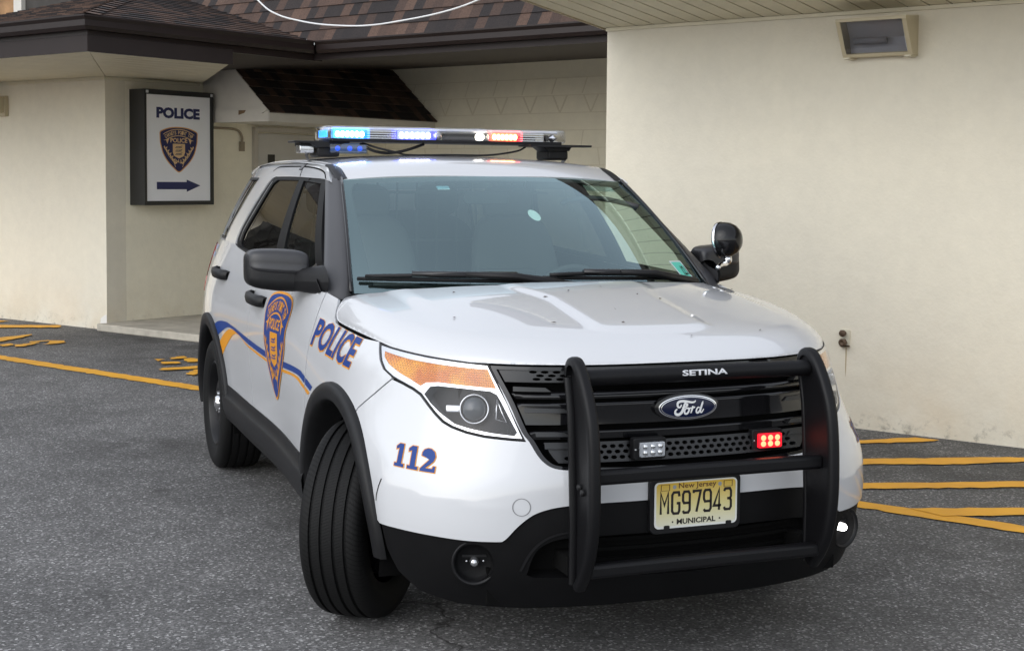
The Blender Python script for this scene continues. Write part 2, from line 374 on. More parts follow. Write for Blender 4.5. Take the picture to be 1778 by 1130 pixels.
def _cr(p,n):
    p=np.vstack([2*p[0]-p[1],p,2*p[-1]-p[-2]]); o=[]
    for i in range(1,len(p)-2):
        for k in range(n):
            t=k/n; o.append(.5*(2*p[i]+(p[i+1]-p[i-1])*t+(2*p[i-1]-5*p[i]+4*p[i+1]-p[i+2])*t*t+(3*p[i]-p[i-1]-3*p[i+1]+p[i+2])*t**3))
    return np.array(o+[p[-2]])
SEAMF=_cr(SEAM,5)
_hc=spl([-.6,-.3,0,.3,.55,.7,.85],[1.236,1.222,1.198,1.164,1.128,1.098,1.055])
def sstep(a,b,x):
    t=np.clip((x-a)/(b-a),0,1); return t*t*(3-2*t)
def hood(x,w):
    w=np.abs(np.asarray(w,float)); x=np.asarray(x,float)
    p=np.stack([x.ravel(),w.ravel()],-1)
    a=SEAMF[:-1,:2]; b=SEAMF[1:,:2]; ab=b-a; L=(ab**2).sum(1)
    t=np.clip(((p[:,None]-a)*ab).sum(-1)/L,0,1); q=a+t[...,None]*ab; d2=((p[:,None]-q)**2).sum(-1); i=d2.argmin(1); r=np.arange(len(p))
    d=np.sqrt(d2[r,i]).reshape(x.shape); zb=(SEAMF[i,2]+t[r,i]*(SEAMF[i+1,2]-SEAMF[i,2])).reshape(x.shape)
    T=_hc(x)-.056*(w/.8)**2.8
    dome=sstep(-.04,.04,.675-.03*x-w)*sstep(.55,.05,x)*.011
    u2=.215+.065*sstep(.28,.0,x); dome=dome+.009*sstep(-.035,.035,np.minimum(u2-w,.685-.35*(w/.25)**4*.2-x))*sstep(-.25,.05,x)
    T=T+dome
    R=.09+.045*sstep(.1,.55,x); e=np.clip((d-.006)/R,0,1); k=(1-(1-e)**2.2)**.55
    return zb+(np.maximum(T,zb+.005)-zb)*k
_rf=spl([-1.0,-1.05,-1.12,-1.22,-1.4,-1.7,-2.0,-2.5,-3.0,-3.5,-3.9],[1.633,1.660,1.687,1.708,1.724,1.736,1.742,1.742,1.727,1.694,1.655])
def crown(x): return .0325+.0235*sstep(-1.32,-1.08,x)
def roofz(x,w): return _rf(x)-crown(x)*np.abs(np.asarray(w,float)/.66)**2.5
# ------------------------------------------------------------------ the car
CAR = empty('police_car', (0, 0, 0), 'white police SUV with black push bar, lit roof lights and blue POLICE lettering', 'police car')
def part(*a, **k): return region(*a, **k)
def f_shell(side):
    def f(U):
        P = shell(U[:, 0], U[:, 1]); P[:, 1] *= -side; return P
    return f
def f_green(side):
    def f(U):
        w = green(U[:, 0], U[:, 1]); return np.stack([U[:, 0], -side * w, U[:, 1]], 1)
    return f
def wsh(x, z):
    """half width of the shell at given x,z"""
    x, z = np.broadcast_arrays(np.asarray(x, float), np.asarray(z, float)); lo = np.zeros(x.shape) + .2; hi = np.zeros(x.shape) + 1.3
    for _ in range(34):
        m = .5 * (lo + hi); v = gshell(x, m, z); lo = np.where(v < 0, m, lo); hi = np.where(v < 0, hi, m)
    return lo
RA = .497; ZC = .363
def arc(cx, r, a0, a1, n=28):
    """wheel-arch arc as (s,z)"""
    out = []
    for k in range(n + 1):
        a = radians(a0 + (a1 - a0) * k / n); x = cx + r * cos(a); z = ZC + r * sin(a); out.append((s_of(x, float(wsh(x, z))), z))
    return out
HL = [(.341, 1.041), (.356, 1.02), (.384, .985), (.417, .958), (.464, .939), (.512, .926), (.553, .913), (.58, .899), (.602, .875), (.628, .846), (.653, .822), (.678, .808), (.715, .795), (.755, .786), (.814, .78), (.845, .778), (.837, .804), (.813, .889), (.789, .955), (.767, 1.0135)]
SEAMS = [(s_of(p[0], p[1]), p[2]) for p in SEAM]
BSEAM = [(.465, .934), (.389, .874), (.308, .816), (.268, .77)]
VAL = cr([(.484, .464), (.552, .466), (.636, .464), (.685, .461), (.73, .459), (.781, .460)], 3) + cr([(.793, .461), (.803, .473), (.825, .512), (.852, .546), (.879, .563), (.909, .572), (.95, .577), (1.03, .580), (1.17, .582), (1.25, .583)], 3) + [(S2, .583)]
GRLB = cr([(.767, 1.012), (.789, .955), (.813, .889), (.837, .804), (.851, .775), (.866, .733), (.879, .710), (.893, .696), (.912, .689), (.937, .686)], 3) + [(1.1, .680), (S2, .678)]
def mir(L): return [(2 * S2 - a, b) for a, b in L][::-1]
for side in (1, -1):
    fs = f_shell(side); fg = f_green(side)
    bfr = arc(0, RA, -2, 53); amax = degs = None
    # front fender
    top = [(-.295, 1.147)] + [(a, b - .0095) for a, b in SEAMS[1:] if a < .335]
    hl = [(a - .006, b + .002) for a, b in HL[:5]]
    x0 = -.47; th = math.degrees(atan2(.155, x0))
    ar = arc(0, RA, 55, 161, 30)
    fen = [(-.416, .53), (-.416, 1.163)] + top + hl + [(a - .002, b + .002) for a, b in BSEAM] + [p for p in ar if p[0] < .262 and p[0] > -.416]
    fender = part('front_fender', [fen], fs, .024, PAINT, CAR)
    # front door, rear door, quarter panel
    def belt(x): return 1.163 + (-.49 - x) * .0365
    BS = [(-1.655, .515), (-1.662, .8), (-1.66, 1.0), (-1.635, 1.206)]
    fd = [(-.425, .502)] + [(-.425, z) for z in (.7, .9)] + [(-.425, 1.161)] + [(s, belt(s + XC)) for s in (-.8, -1.2)] + [(a + .0045, b) for a, b in BS[::-1]]
    fdoor = part('front_door', [fd], fs, .026, PAINT, CAR)
    arR = [p for p in arc(-2.865, RA, 20, 84, 22)]
    rd = [(a - .0045, b) for a, b in BS] + [(s, belt(s + XC)) for s in (-1.9, -2.2)] + [(-2.50, 1.246), (-2.59, 1.258), (-2.78, 1.262), (-2.81, 1.05), (-2.80, .93), (-2.775, .86)] + [p for p in arR[::-1] if p[0] > -2.775] + [(-2.355, .528)]
    rdoor = part('rear_door', [rd], fs, .026, PAINT, CAR)
    arQ = arc(-2.865, RA, 84, 172, 30)
    q = [(-2.786, 1.262), (-2.816, 1.05), (-2.806, .93), (-2.781, .862)] + [p for p in arQ if p[0] < -2.782] + [(-3.9, .43), (-3.95, .8), (-3.93, 1.262)]
    quarter = part('quarter_panel', [q], fs, .03, PAINT, CAR)
    # inner body that closes the shut lines, with the wheel openings left free
    ib = [(-3.85, .40), (-3.85, 1.24), (-2.7, 1.24), (-.44, 1.155), (-.30, 1.14)] + [(a, b + .004) for a, b in SEAMS[3:] if a < .42] + [(.42, .95)] + [(.47, .46)] + arc(0, .455, 12, 178, 24) + [(-.5, .42), (-2.36, .42)] + arc(-2.865, .455, 6, 172, 24)
    part('inner_body', [ib], fs, .05, VOID, CAR, off=-.016, rim=0)
    # upper body frame with its window openings
    DLO = [(-.492, 1.167), (-1.181, 1.6135), (-1.318, 1.618), (-1.724, 1.624), (-2.029, 1.626), (-2.327, 1.625), (-2.401, 1.615), (-2.448, 1.586), (-2.545, 1.475), (-2.655, 1.345), (-2.685, 1.285), (-2.655, 1.252), (-2.53, 1.237), (-2.27, 1.229), (-1.7, 1.208), (-1.0, 1.183)]
    QG = [(-2.795, 1.612), (-2.945, 1.457), (-3.18, 1.272), (-3.52, 1.272), (-3.44, 1.44), (-3.25, 1.612)]
    def ztop(x): return float(min(1.692, _rf(x) - crown(x) - .010))
    fr = DLO[1:12][::-1]
    fr = [(-2.70, 1.235)] + fr[1:] + [(-1.088, 1.606)] + [(x, ztop(x)) for x in (-1.12, -1.2, -1.3, -1.45, -1.7, -2, -2.5, -3, -3.4, -3.62)] + [(-3.72, 1.60), (-3.8, 1.45), (-3.86, 1.235)]
    frame = part('upper_frame', [fr, QG], fg, .03, PAINT, CAR, rim=.02)
    for nm, L in (('seam', [(-1.177, 1.617), (-1.277, 1.645), (-1.477, 1.663), (-1.809, 1.674), (-2.278, 1.677), (-2.40, 1.673), (-2.47, 1.655)]), ('seam', [(-1.735, 1.625), (-1.80, 1.673)])):
        decal('door_seam', *stroke(cr(L, 4), .006), fg, VOID, frame, .0012)
    # glazing: black surround, panes, pillar strip
    G1 = [(-.66, 1.186), (-1.25, 1.597), (-1.637, 1.609), (-1.40, 1.203), (-1.0, 1.194)]
    G2 = [(-1.750, 1.612), (-2.26, 1.612), (-2.325, 1.590), (-2.43, 1.44), (-2.535, 1.32), (-2.545, 1.275), (-2.49, 1.252), (-1.59, 1.216)]
    sur = part('window_surround', [DLO, G1, G2], fg, .03, TRIM, CAR, off=-.006, rim=.02)
    w1 = part('side_window', [shrink(G1, -.004)], fg, .04, SIDEG, CAR, off=-.012, rim=0); w2 = part('side_window', [shrink(G2, -.004)], fg, .04, PRIV, CAR, off=-.012, rim=0)
    decal('weather_strip', *stroke([(-2.322, 1.60), (-2.435, 1.45), (-2.54, 1.33), (-2.55, 1.28)], .012), fg, mat('strip_grey', (.30, .30, .31), .3, metal=.5), sur, .003)
    qg = part('quarter_window', [shrink(QG, .004)], fg, .04, PRIV, CAR, off=-.006, rim=.01)
    decal('window_seal', *stroke([(x, z) for x, z in QG], .016, True), fg, BLK, qg, .0035)
    decal('belt_moulding', *stroke([(-.52, 1.166), (-1.0, 1.184), (-1.7, 1.209), (-2.27, 1.230), (-2.53, 1.239), (-2.64, 1.252)], .022), fg, BLK, sur, .004)
    # A pillar
    wa = np.array([(-.43, .80, 1.16), (-1.073, .68, 1.613)]); pb = np.array([(-.49, .899, 1.163), (-1.181, .727, 1.6145)])
    Pp = []
    for i in range(15):
        t = i / 14; a = wa[0] * (1 - t) + wa[1] * t + np.array([.012, 0, .018]) * 4 * t * (1 - t); b = pb[0] * (1 - t) + pb[1] * t; row = []
        if i == 0: a = a + np.array([.0, .0, -.03]); b = b + np.array([.02, 0, -.03])
        for j in range(9):
            s = j / 8; bul = .020 * (1 - (2 * s - 1) ** 4) * (1 - .35 * t); p = a * (1 - s) + b * s + np.array([.62, .55, .35]) * bul; row.append((p[0], -side * p[1], p[2]))
        Pp.append(row)
    pil = MB().grid(Pp).obj('windscreen_pillar', PILLAR, CAR, True)
    sg = [(wa[0] * (1 - t) + wa[1] * t + np.array([.012, 0, .018]) * 4 * t * (1 - t)) for t in np.linspace(.0, 1, 12)]
    MB().tube([(p[0] + .008, -side * (p[1] + .002), p[2] + .006) for p in sg], .008, 6).obj('pillar_moulding', GLOSS, pil, True)
    # roof edge moulding
    dl = [(x, w, float(roofz(x, .66)) - .003) for x, w in ((-1.073, .684), (-1.10, .684), (-1.14, .683), (-1.2, .681), (-1.28, .679), (-1.36, .677), (-1.5, .676), (-1.7, .675), (-2, .674), (-2.5, .672), (-2.9, .668), (-3.05, .655), (-3.2, .634))]
    dm = MB(); Pd = []
    for i, (x, w, z) in enumerate(cr(dl, 4)):
        Pd.append([(x, -side * (w + o), z + h) for o, h in ((.016, -.010), (.010, -.004 + .010 * float(sstep(-1.4, -1.15, x))), (-.010, -.002 + .010 * float(sstep(-1.4, -1.15, x))), (-.022 - .010 * float(sstep(-1.4, -1.15, x)), -.004 + .010 * float(sstep(-1.4, -1.15, x))))])
    dm.grid(Pd[:20]).obj('roof_moulding', BLK, CAR, True); MB().grid(Pd[19:]).obj('roof_side', PAINT, CAR, True)
    # wheel-arch cladding
    for cx, a0, a1 in ((0, -3, 176), (-2.865, 4, 188)):
        rows = []
        for k in range(61):
            a = radians(a0 + (a1 - a0) * k / 60); row = []
            for r, o in ((.506, .000), (.505, .014), (.499, .021), (.470, .023), (.448, .020), (.440, .012), (.437, -.02), (.437, -.11)):
                x = cx + r * cos(a); z = ZC + r * sin(a); xx = cx + max(r, .47) * cos(a); w = float(wsh(xx, ZC + max(r, .47) * sin(a))) + o; row.append((x, -side * w, z))
            rows.append(row)
        MB().grid(rows).obj('arch_cladding', BLK, CAR, True, sharp=60)
        rows = []
        for k in range(33):
            a = radians(-12 + 204 * k / 32); rows.append([(cx + r * cos(a), -side * w, ZC + r * sin(a)) for r, w in ((.47, .93), (.475, .60), (.30, .58), (.05, .58))])
        MB().grid(rows).obj('wheel_well', VOID, CAR, True)
    # rocker cladding
    rows = []
    for x in np.linspace(-.43, -2.43, 30):
        zt = .499 + (-.464 - x) * .0148; w = float(wsh(x, zt)); rows.append([(x, -side * (w + o), zt + h) for o, h in ((-.03, .006), (.004, .003), (.007, -.012), (.004, -.040), (.018, -.052), (.024, -.075), (.018, -.13), (-.004, -.185), (-.05, -.215), (-.3, -.22))])
    MB().grid(rows).obj('rocker_cladding', BLK, CAR, True, sharp=70)
    # door handles
    for s0, s1, z, door in ((-1.651, -1.335, 1.058, fdoor), (-2.734, -2.415, 1.109, rdoor)):
        hd = MB(); path = []
        for t, o in ((0, .004), (.06, .024), (.2, .042), (.5, .048), (.8, .042), (.94, .024), (1, .004)):
            s = s0 + (s1 - s0) * t; p = shell(np.array([s]), np.array([z - .008 * t]))[0]; path.append((p[0], -side * (p[1] + o), p[2]))
        P = []; pp = cr(path, 4)
        for i, p in enumerate(pp):
            k = min(1, min(i, len(pp) - 1 - i) / 4); hh = .020 + .008 * k; P.append([(p[0], p[1] + side * .011, p[2] + hh), (p[0], p[1] - side * .006, p[2] + hh * .8), (p[0], p[1] - side * .012, p[2]), (p[0], p[1] - side * .006, p[2] - hh * .8), (p[0], p[1] + side * .011, p[2] - hh), (p[0], p[1] + side * .011, p[2] + hh)])
        hd.grid(P).obj('door_handle', BLK, door, True)
        c = shell(np.array([(s0 + s1) / 2]), np.array([z]))[0]
        decal('handle_recess', *poly2([(a * 1.0 + (s0 + s1) / 2, b + z) for a, b in rrect(.20, .075, .035)]), fs, mat('recess_white', (.60, .61, .63), .4) if side == 9 else PAINT, door, .001)
    # door edge lettering and stripes
    blue = cr([(-2.617, .826), (-2.494, .854), (-2.288, .869), (-2.103, .866), (-1.675, .848), (-1.257, .836), (-.917, .832)], 4); blue2 = cr([(-.924, .805), (-1.24, .807), (-1.682, .822), (-2.157, .851), (-2.441, .80), (-2.581, .754)], 4)
    inner = lambda L, lo, hi: [p for p in L if lo <= p[0] <= hi]
    fb = cr([(-1.257, .836), (-.917, .835), (-.794, .838), (-.644, .842), (-.511, .842), (-.421, .826), (-.30, .808)], 4); fb2 = cr([(-.325, .789), (-.448, .804), (-.54, .817), (-.666, .817), (-.809, .811), (-.924, .808), (-1.24, .807)], 4)
    def band(nm, A, B, m, o):
        for lo, hi, p in ((-2.63, -1.663, rdoor), (-1.657, -.427, fdoor), (-.415, -.25, fender)):
            a = inner(A, lo, hi); b = inner(B, lo, hi)
            if len(a) > 1 and len(b) > 1: decal(nm, *poly2(a + b), fs, m, p, o)
    rb = [p for p in blue if p[0] < -1.663] + [(-1.663, .8475)]; rb2 = [(-1.663, .8210)] + [p for p in blue2 if p[0] < -1.663]
    decal('blue_stripe', *poly2(rb + rb2), fs, BLUE, rdoor, .0014)
    o1 = cr([(-2.544, .711), (-2.378, .791), (-2.106, .8475), (-1.684, .815)], 5) + [(-1.663, .8145)]; o2 = [(-1.663, .805)] + cr([(-1.687, .806), (-2.011, .835), (-2.332, .729), (-2.508, .625)], 5)
    decal('gold_stripe', *poly2(o1 + o2), fs, GOLD, rdoor, .0014)
    fbA = [(-1.657, .8473)] + cr([(-1.45, .840), (-1.257, .836), (-.917, .835), (-.794, .838), (-.644, .842), (-.511, .842)], 4) + [(-.427, .828)]; fbB = [(-.427, .801)] + cr([(-.448, .804), (-.54, .817), (-.666, .817), (-.809, .811), (-.924, .808), (-1.24, .807), (-1.45, .812)], 4) + [(-1.657, .8208)]
    decal('blue_stripe', *poly2(fbA + fbB), fs, BLUE, fdoor, .0014)
    decal('blue_stripe', *poly2([(-.415, .826), (-.36, .818), (-.285, .807), (-.318, .786), (-.38, .795), (-.415, .799)]), fs, BLUE, fender, .0014)
    gA = [(-1.657, .8143), (-1.45, .807)] + cr([(-1.241, .8015), (-.925, .800), (-.82, .804), (-.67, .810), (-.555, .809), (-.47, .797)], 4) + [(-.427, .792)]; gB = [(-.427, .777)] + cr([(-.48, .783), (-.561, .796), (-.678, .799), (-.837, .790), (-.925, .789), (-1.246, .790)], 4) + [(-1.45, .796), (-1.657, .8047)]
    decal('gold_stripe', *poly2(gA + gB), fs, GOLD, fdoor, .0014)
    decal('gold_stripe', *poly2([(-.415, .790), (-.37, .784), (-.325, .778), (-.355, .766), (-.38, .769), (-.415, .775)]), fs, GOLD, fender, .0014)
    # fender lettering (reads front-to-back so that it is upright on either side)
    def sidetext(VF, s0, z0, ds, dz, ang=0):
        V, F = VF; c, s = cos(ang), sin(ang); out = []
        for x, y in V:
            x2, y2 = x * ds, y * dz; xx = (x2 * c - y2 * s); yy = x2 * s + y2 * c; out.append((s0 + xx, z0 + yy) if side == 1 else (2 * (-.1) - (s0) - xx + .0, z0 + yy))
        return out, F
    pol = text2d('POLICE', 1, .032, .18, .80, 1.04); A = np.array(pol[0]); lo, hi = A.min(0), A.max(0); nrm = lambda VF: ([((x - lo[0]) / (hi[0] - lo[0]), (y - lo[1]) / (hi[1] - lo[1])) for x, y in VF[0]], VF[1])
    L, Hh = .588, .108
    decal('police_lettering_edge', *sidetext(nrm(text2d('POLICE', 1, .060, .18, .80, 1.04)), -.400, .957, L, Hh, radians(-2.6)), fs, GOLD, fender, .0013, .02)
    decal('police_lettering', *sidetext(nrm(pol), -.400, .959, L, Hh, radians(-2.6)), fs, BLUE, fender, .0022, .02)
    # unit number on the bumper corner is added with the bumper
def emblem(put, m_edge, m_fill, m_art, outline, title_col):
    """badge artwork in a unit box x -.5..+.5, y 0..1 ; put(name,VF,mat,layer)"""
    put('badge_edge', poly2(outline), m_edge, 0)
    A = shrink(outline, .022); put('badge_field', poly2(A), m_fill, 1)
    def arcpts(r, a0, a1, n, cy): return [(r * sin(radians(a0 + (a1 - a0) * k / n)), cy + r * cos(radians(a0 + (a1 - a0) * k / n))) for k in range(n + 1)]
    cy = .18; art = []
    art.append(stroke(arcpts(.765, -32, 32, 20, cy), .016)); art.append(stroke(arcpts(.625, -33, 33, 20, cy), .016))
    txt = 'CARNEYS POINT TWP'
    for i, ch in enumerate(txt):
        if ch == ' ': continue
        a = -29.5 + 59 * i / (len(txt) - 1); VF = fit(text2d(ch, 1, .03), -.020, -.042, .020, .042)
        art.append(place(VF, 1, 1, .695 * sin(radians(a)), cy + .695 * cos(radians(a)), -radians(a)))
    art.append(fit(text2d('POLICE', 1, .03), -.22, .655, .22, .755))
    for s in (-1, 1):
        art.append(poly2([(s * .40, .70), (s * .25, .74), (s * .27, .70), (s * .30, .62), (s * .33, .70)]))
        for k in range(6):
            t = k / 5; x = s * (.36 - .26 * t); y = .50 - .32 * t
            art.append(poly2([(x, y), (x + s * .035, y + .055), (x + s * .015, y + .085), (x - s * .012, y + .04)])); art.append(poly2([(x, y), (x - s * .05, y + .03), (x - s * .06, y + .07), (x - s * .02, y + .045)]))
        art.append(stroke([(s * .36, .52), (s * .26, .36), (s * .13, .22), (s * .09, .12)], .012))
    art.append(fit(text2d('N.J.', 1, .02), -.09, .20, .09, .285))
    sh = [(-.16, .63), (.16, .63), (.16, .44), (.12, .36), (0, .31), (-.12, .36), (-.16, .44)]
    art.append(poly2(sh)); put('badge_artwork', merge(*art), m_art, 2)
    mk = []
    for y in (.56, .485, .41):
        mk += [stroke([(-.10, y - .018), (-.02, y - .022), (.08, y - .012)], .012), stroke([(-.08, y + .005), (0, y + .004), (.06, y + .012), (.085, y + .028)], .014), stroke([(.03, y + .01), (.02, y - .018)], .012)]
    put('badge_figures', merge(*mk), m_fill, 3)
SHL = cr([(-.50, .80), (-.48, .90), (-.40, .965), (-.2, .995), (0, 1.0), (.2, .995), (.40, .965), (.48, .90), (.50, .80)], 3) + cr([(.485, .68), (.43, .50), (.33, .33), (.2, .17), (0, 0), (-.2, .17), (-.33, .33), (-.43, .50), (-.485, .68)], 3)
for side in (1, -1):
    fs = f_shell(side); door = [o for o in bpy.data.objects if o.name.startswith('front_door')][0 if side == 1 else 1]
    # outline of the door badge as it lies on the panel
    def put(nm, VF, m, layer):
        V = []
        for x, y in VF[0]:
            # waist of the badge below its head
            k = 1 - .09 * sstep(.86, .70, y) + .10 * sstep(.70, .48, y); s = -1.035 + side * x * .50 * k - .012 * (1 - y); V.append((s, .640 + .478 * y + .012 * x * side))
        decal(nm, V, VF[1], fs, m, door, .0026 + .0007 * layer, .025)
    emblem(put, GOLD, BLUE, GOLD, SHL, None)
# ---- hood
fh = lambda U: np.stack([U[:, 0], -U[:, 1], hood(U[:, 0], U[:, 1])], 1)
rear = [(-.345, .845), (-.30, .79), (-.255, .73), (-.235, .69), (-.165, .63), (-.125, .56), (-.085, .42), (-.05, .25), (-.035, 0)]
sm = [(p[0], p[1]) for p in SEAM]
right = cr(sm, 3); half = right + []                       # rear corner -> front centre
loop = [(a, b) for a, b in right] + [(a, -b) for a, b in right[::-1][1:]] + [(a, -b) for a, b in rear[1:]] + [(a, b) for a, b in rear[::-1][1:-1]]
lp_ = resample([(a, b) for a, b in right] + [(a, -b) for a, b in right[::-1][1:]], .012); ex = []
def inset(L, d):
    A = np.array(L); T = np.gradient(A, axis=0); T /= np.linalg.norm(T, axis=1)[:, None]; n = np.stack([-T[:, 1], T[:, 0]], 1); n *= np.sign(((np.array([.2, 0]) - A) * n).sum(1))[:, None]; return A + n * d
rl_ = resample([(a, b) for a, b in right], .011)[:-1]; rl_ = [p for p in rl_ if p[1] >= 0]
for d in (.006, .0075, .0095, .012, .0155, .020, .026, .034, .045):
    q = inset([(a, b) for a, b in rl_[:-2]], d); ex += [tuple(p) for p in q if p[1] > .002] + [(p[0], -p[1]) for p in q if p[1] > .002]
hoodo = region('hood', [shrink(loop, .0022)], fh, .0135, PAINT, CAR, rim=.02, ref=(0, 0, .7), extra=ex, rimf=lambda P: .018 * (np.array([[.1, 0, .95]]) - P) / np.linalg.norm(np.array([[.1, 0, .95]]) - P, axis=1)[:, None])

# ---- windshield, cowl, wipers
def f_ws(U, pad=0):
    u, v = U[:, 0], U[:, 1]; w = np.abs(u); bx = -.43 + .27 * (1 - w ** 2.2); bz = 1.160 + .012 * (1 - u * u); bw = u * .80; tx = -1.073 + .075 * (1 - u * u); tz = 1.613 + .020 * (1 - u * u); tw = u * .68
    b = .030 * 4 * v * (1 - v); return np.stack([bx * (1 - v) + tx * v + .55 * b, -(bw * (1 - v) + tw * v), bz * (1 - v) + tz * v + .83 * b], 1)
ws = region('windshield', [[(-1, 0), (1, 0), (1, 1), (-1, 1)]], f_ws, .07, WSH, CAR, rim=0)
def fritR(v): return .972 - .05 * (1 - v) ** 2 * 1.2 - .02 - .035 * sstep(.85, 1, v)
fl = [(1, 0), (1, 1), (-1, 1), (-1, 0)]; vi = np.linspace(.06, .955, 24)
frin = [(float(fritR(v)), float(v)) for v in vi] + [(-float(fritR(v)), float(v)) for v in vi[::-1]]
region('ceramic_band', [fl, frin], f_ws, .05, mat('ceramic_black', (.012, .013, .014), .25), ws, off=-.004, rim=0)
tintb = [(-.945, .87), (.945, .87), (.93, .955), (-.93, .955)]
region('tint_band', [tintb], f_ws, .06, glass('blue_tint', (.55, .72, .80), 0, 0), ws, off=-.006, rim=0)
def wsd(nm, VF, m, o=.0015): return decal(nm, VF[0], VF[1], f_ws, m, ws, o, .03)
stk = mat('sticker_green', (.10, .52, .40), .5)
q = [(-.905, .19), (-.815, .19), (-.835, .055), (-.922, .055)]
wsd('inspection_sticker', poly2(q), stk); wsd('sticker_frame', merge(stroke(q, .008, True)), WHITEP, .0022)
# figures on the sticker, mirrored side to side since u runs towards the right
tx = fit(text2d('12.18', 1, .03), 0, 0, 1, 1); wsd('sticker_figures', ([(-.85 - .048 * x * 1.2 - .02, .085 + .07 * y) for x, y in tx[0]], tx[1]), GLOSS, .0026)
wsd('toll_tag', poly2([(.415, .905), (.335, .905), (.335, .865), (.415, .865)]), mat('tag_pale', (.50, .62, .62), .6), -.008)
wsd('round_sticker', poly2([(-.10 + .035 * cos(a), .60 + .052 * sin(a)) for a in np.linspace(0, 2 * pi, 24, False)]), mat('disc_pale', (.62, .74, .72), .6), -.008)
cw = []
for u in np.linspace(-1, 1, 41):
    b = f_ws(np.array([[u, .004]]))[0]; wy = abs(b[1]); xr = np.interp(wy, [p[1] for p in rear[::-1]], [p[0] for p in rear[::-1]]); zr = float(hood(np.array([xr]), np.array([min(wy, .84)]))[0])
    cw.append([tuple(b + np.array([-.02, 0, .004])), tuple(b + np.array([.01, 0, -.006])), ((b[0] * .5 + xr * .5), b[1], min(b[2], zr) - .018), (xr + .03, b[1], zr - .03)])
MB().grid(cw).obj('cowl_panel', BLK, CAR, True)
def wiper(u0, v0, u1, v1, up, vp):
    P = lambda u, v, o: tuple(surf_eval(f_ws, np.array([[u, v]]), o)[0][0])
    b = MB().tube([P(u0 + (u1 - u0) * t, v0 + (v1 - v0) * t, .014) for t in np.linspace(0, 1, 12)], .008, 6)
    b.tube([P(u0 + (u1 - u0) * t, v0 + (v1 - v0) * t, .026 + .014 * sin(pi * t)) for t in np.linspace(.04, .96, 12)], .009, 6)
    w = b.obj('wiper', BLK, CAR, True)
    um, vm = (u0 + u1) / 2, (v0 + v1) / 2
    MB().tube([P(um, vm, .045), P(um * .6 + up * .4, vm * .6 + vp * .4, .055), P(up, vp, .03)], [.012, .016, .02], 8).obj('wiper_arm', BLK, w, True)
    MB().tube([P(um + (u1 - um) * -.5, vm + (v1 - vm) * -.5, .044), P(um + (u1 - um) * .5, vm + (v1 - vm) * .5, .044)], .014, 8).obj('wiper_bridge', GLOSS, w, True)
wiper(.965, .085, -.02, .045, -.12, -.02); wiper(.08, .075, -.78, .05, -.86, .0)
# ---- roof
fr_ = lambda U: np.stack([U[:, 0], -U[:, 1], roofz(U[:, 0], U[:, 1])], 1)
fe = [(-1.073 + .073 * (1 - (w / .68) ** 2), w) for w in np.linspace(.672, -.672, 25)]
bk = [(-3.66 + .0 * w - .12 * (1 - (w / .66) ** 2), w) for w in np.linspace(-.60, .60, 15)]
region('roof', [fe + [(-1.3, -.665), (-2.2, -.66), (-3.2, -.645)] + bk + [(-3.2, .645), (-2.2, .66), (-1.3, .665)]], fr_, .035, PAINT, CAR, rim=.02, ref=(-2, 0, .5))
region('headliner', [[(-1.09, .6), (-1.09, -.6), (-3.5, -.58), (-3.5, .58)]], fr_, .15, LINER, CAR, off=-.045, rim=0, ref=(-2, 0, .5))
# ---- tail
rows = []
for z in np.linspace(.35, 1.69, 24):
    if z < 1.2625: w0 = float(shell(np.array([-3.88]), np.array([z]))[0][1]); x0 = -3.93
    else: x0 = -3.86 + (z - 1.26) * .42; w0 = float(green(np.array([x0]), np.array([z]))[0])
    rows.append([(x0 - .16 * (1 - abs(t) ** 3.0), -t * w0, z) for t in np.linspace(1, -1, 25)])
tg = MB().grid(rows).obj('tailgate', PAINT, CAR, True)
for side in (1, -1):
    region('tail_light', [[(-3.60, .93), (-3.66, 1.20), (-3.88, 1.22), (-3.90, .98)]], f_shell(side), .05, mat('tail_red', (.45, .012, .012), .15, coat=1), CAR, off=.006, rim=.02)
region('rear_window', [[(-.6, 1.33), (.6, 1.33), (.52, 1.6), (-.52, 1.6)]], lambda U: np.stack([-3.86 + (U[:, 1] - 1.26) * .42 - .166 * (1 - np.abs(U[:, 0] / .72) ** 3), -U[:, 0], U[:, 1]], 1), .06, PRIV, CAR, rim=0, off=.003, ref=(-2, 0, 1.2))
# ------------------------------------------------------------------ front end
fR = f_shell(1); fL = f_shell(-1)
topR = [(a + .002, b - .002) for a, b in BSEAM[::-1]] + [(a, b - .004) for a, b in HL[5:16]] + GRLB[3:]
botR = VAL[::-1] + [p for p in arc(0, RA, 13, 55, 16) if p[1] < .768]
bl = topR + mir(topR)[1:] + mir(botR) + botR[1:]
def brel(U):
    s = np.where(U[:, 0] > S2, 2 * S2 - U[:, 0], U[:, 0]); z = U[:, 1]; zc = .605 - .14 * (s - .52); t = np.clip((zc + .13 - z) / .13, 0, 1)
    return .011 * t * sstep(.43, .52, s) * sstep(1.02, .75, s)
bump = region('front_bumper', [bl], fR, .018, PAINT, CAR, rim=.014, offf=brel)
for sd in (0, 1):
    m_ = (lambda L: L) if not sd else (lambda L: [(2 * S2 - a, b) for a, b in L])
    rel = lambda U: brel(U) + .0012
    decal('tow_cover_line', *stroke(m_([(.831 + .0175 * cos(a), .573 + .0275 * sin(a)) for a in np.linspace(0, 2 * pi, 33)]), .0022), fR, mat('line_grey', (.22, .22, .23), .5), bump, .0010, offf=brel) if not sd else None
    decal('bumper_seam', *stroke(m_([(.492, .615), (.480, .588), (.470, .556), (.468, .536)]), .004), fR, VOID, bump, .0010, offf=brel)
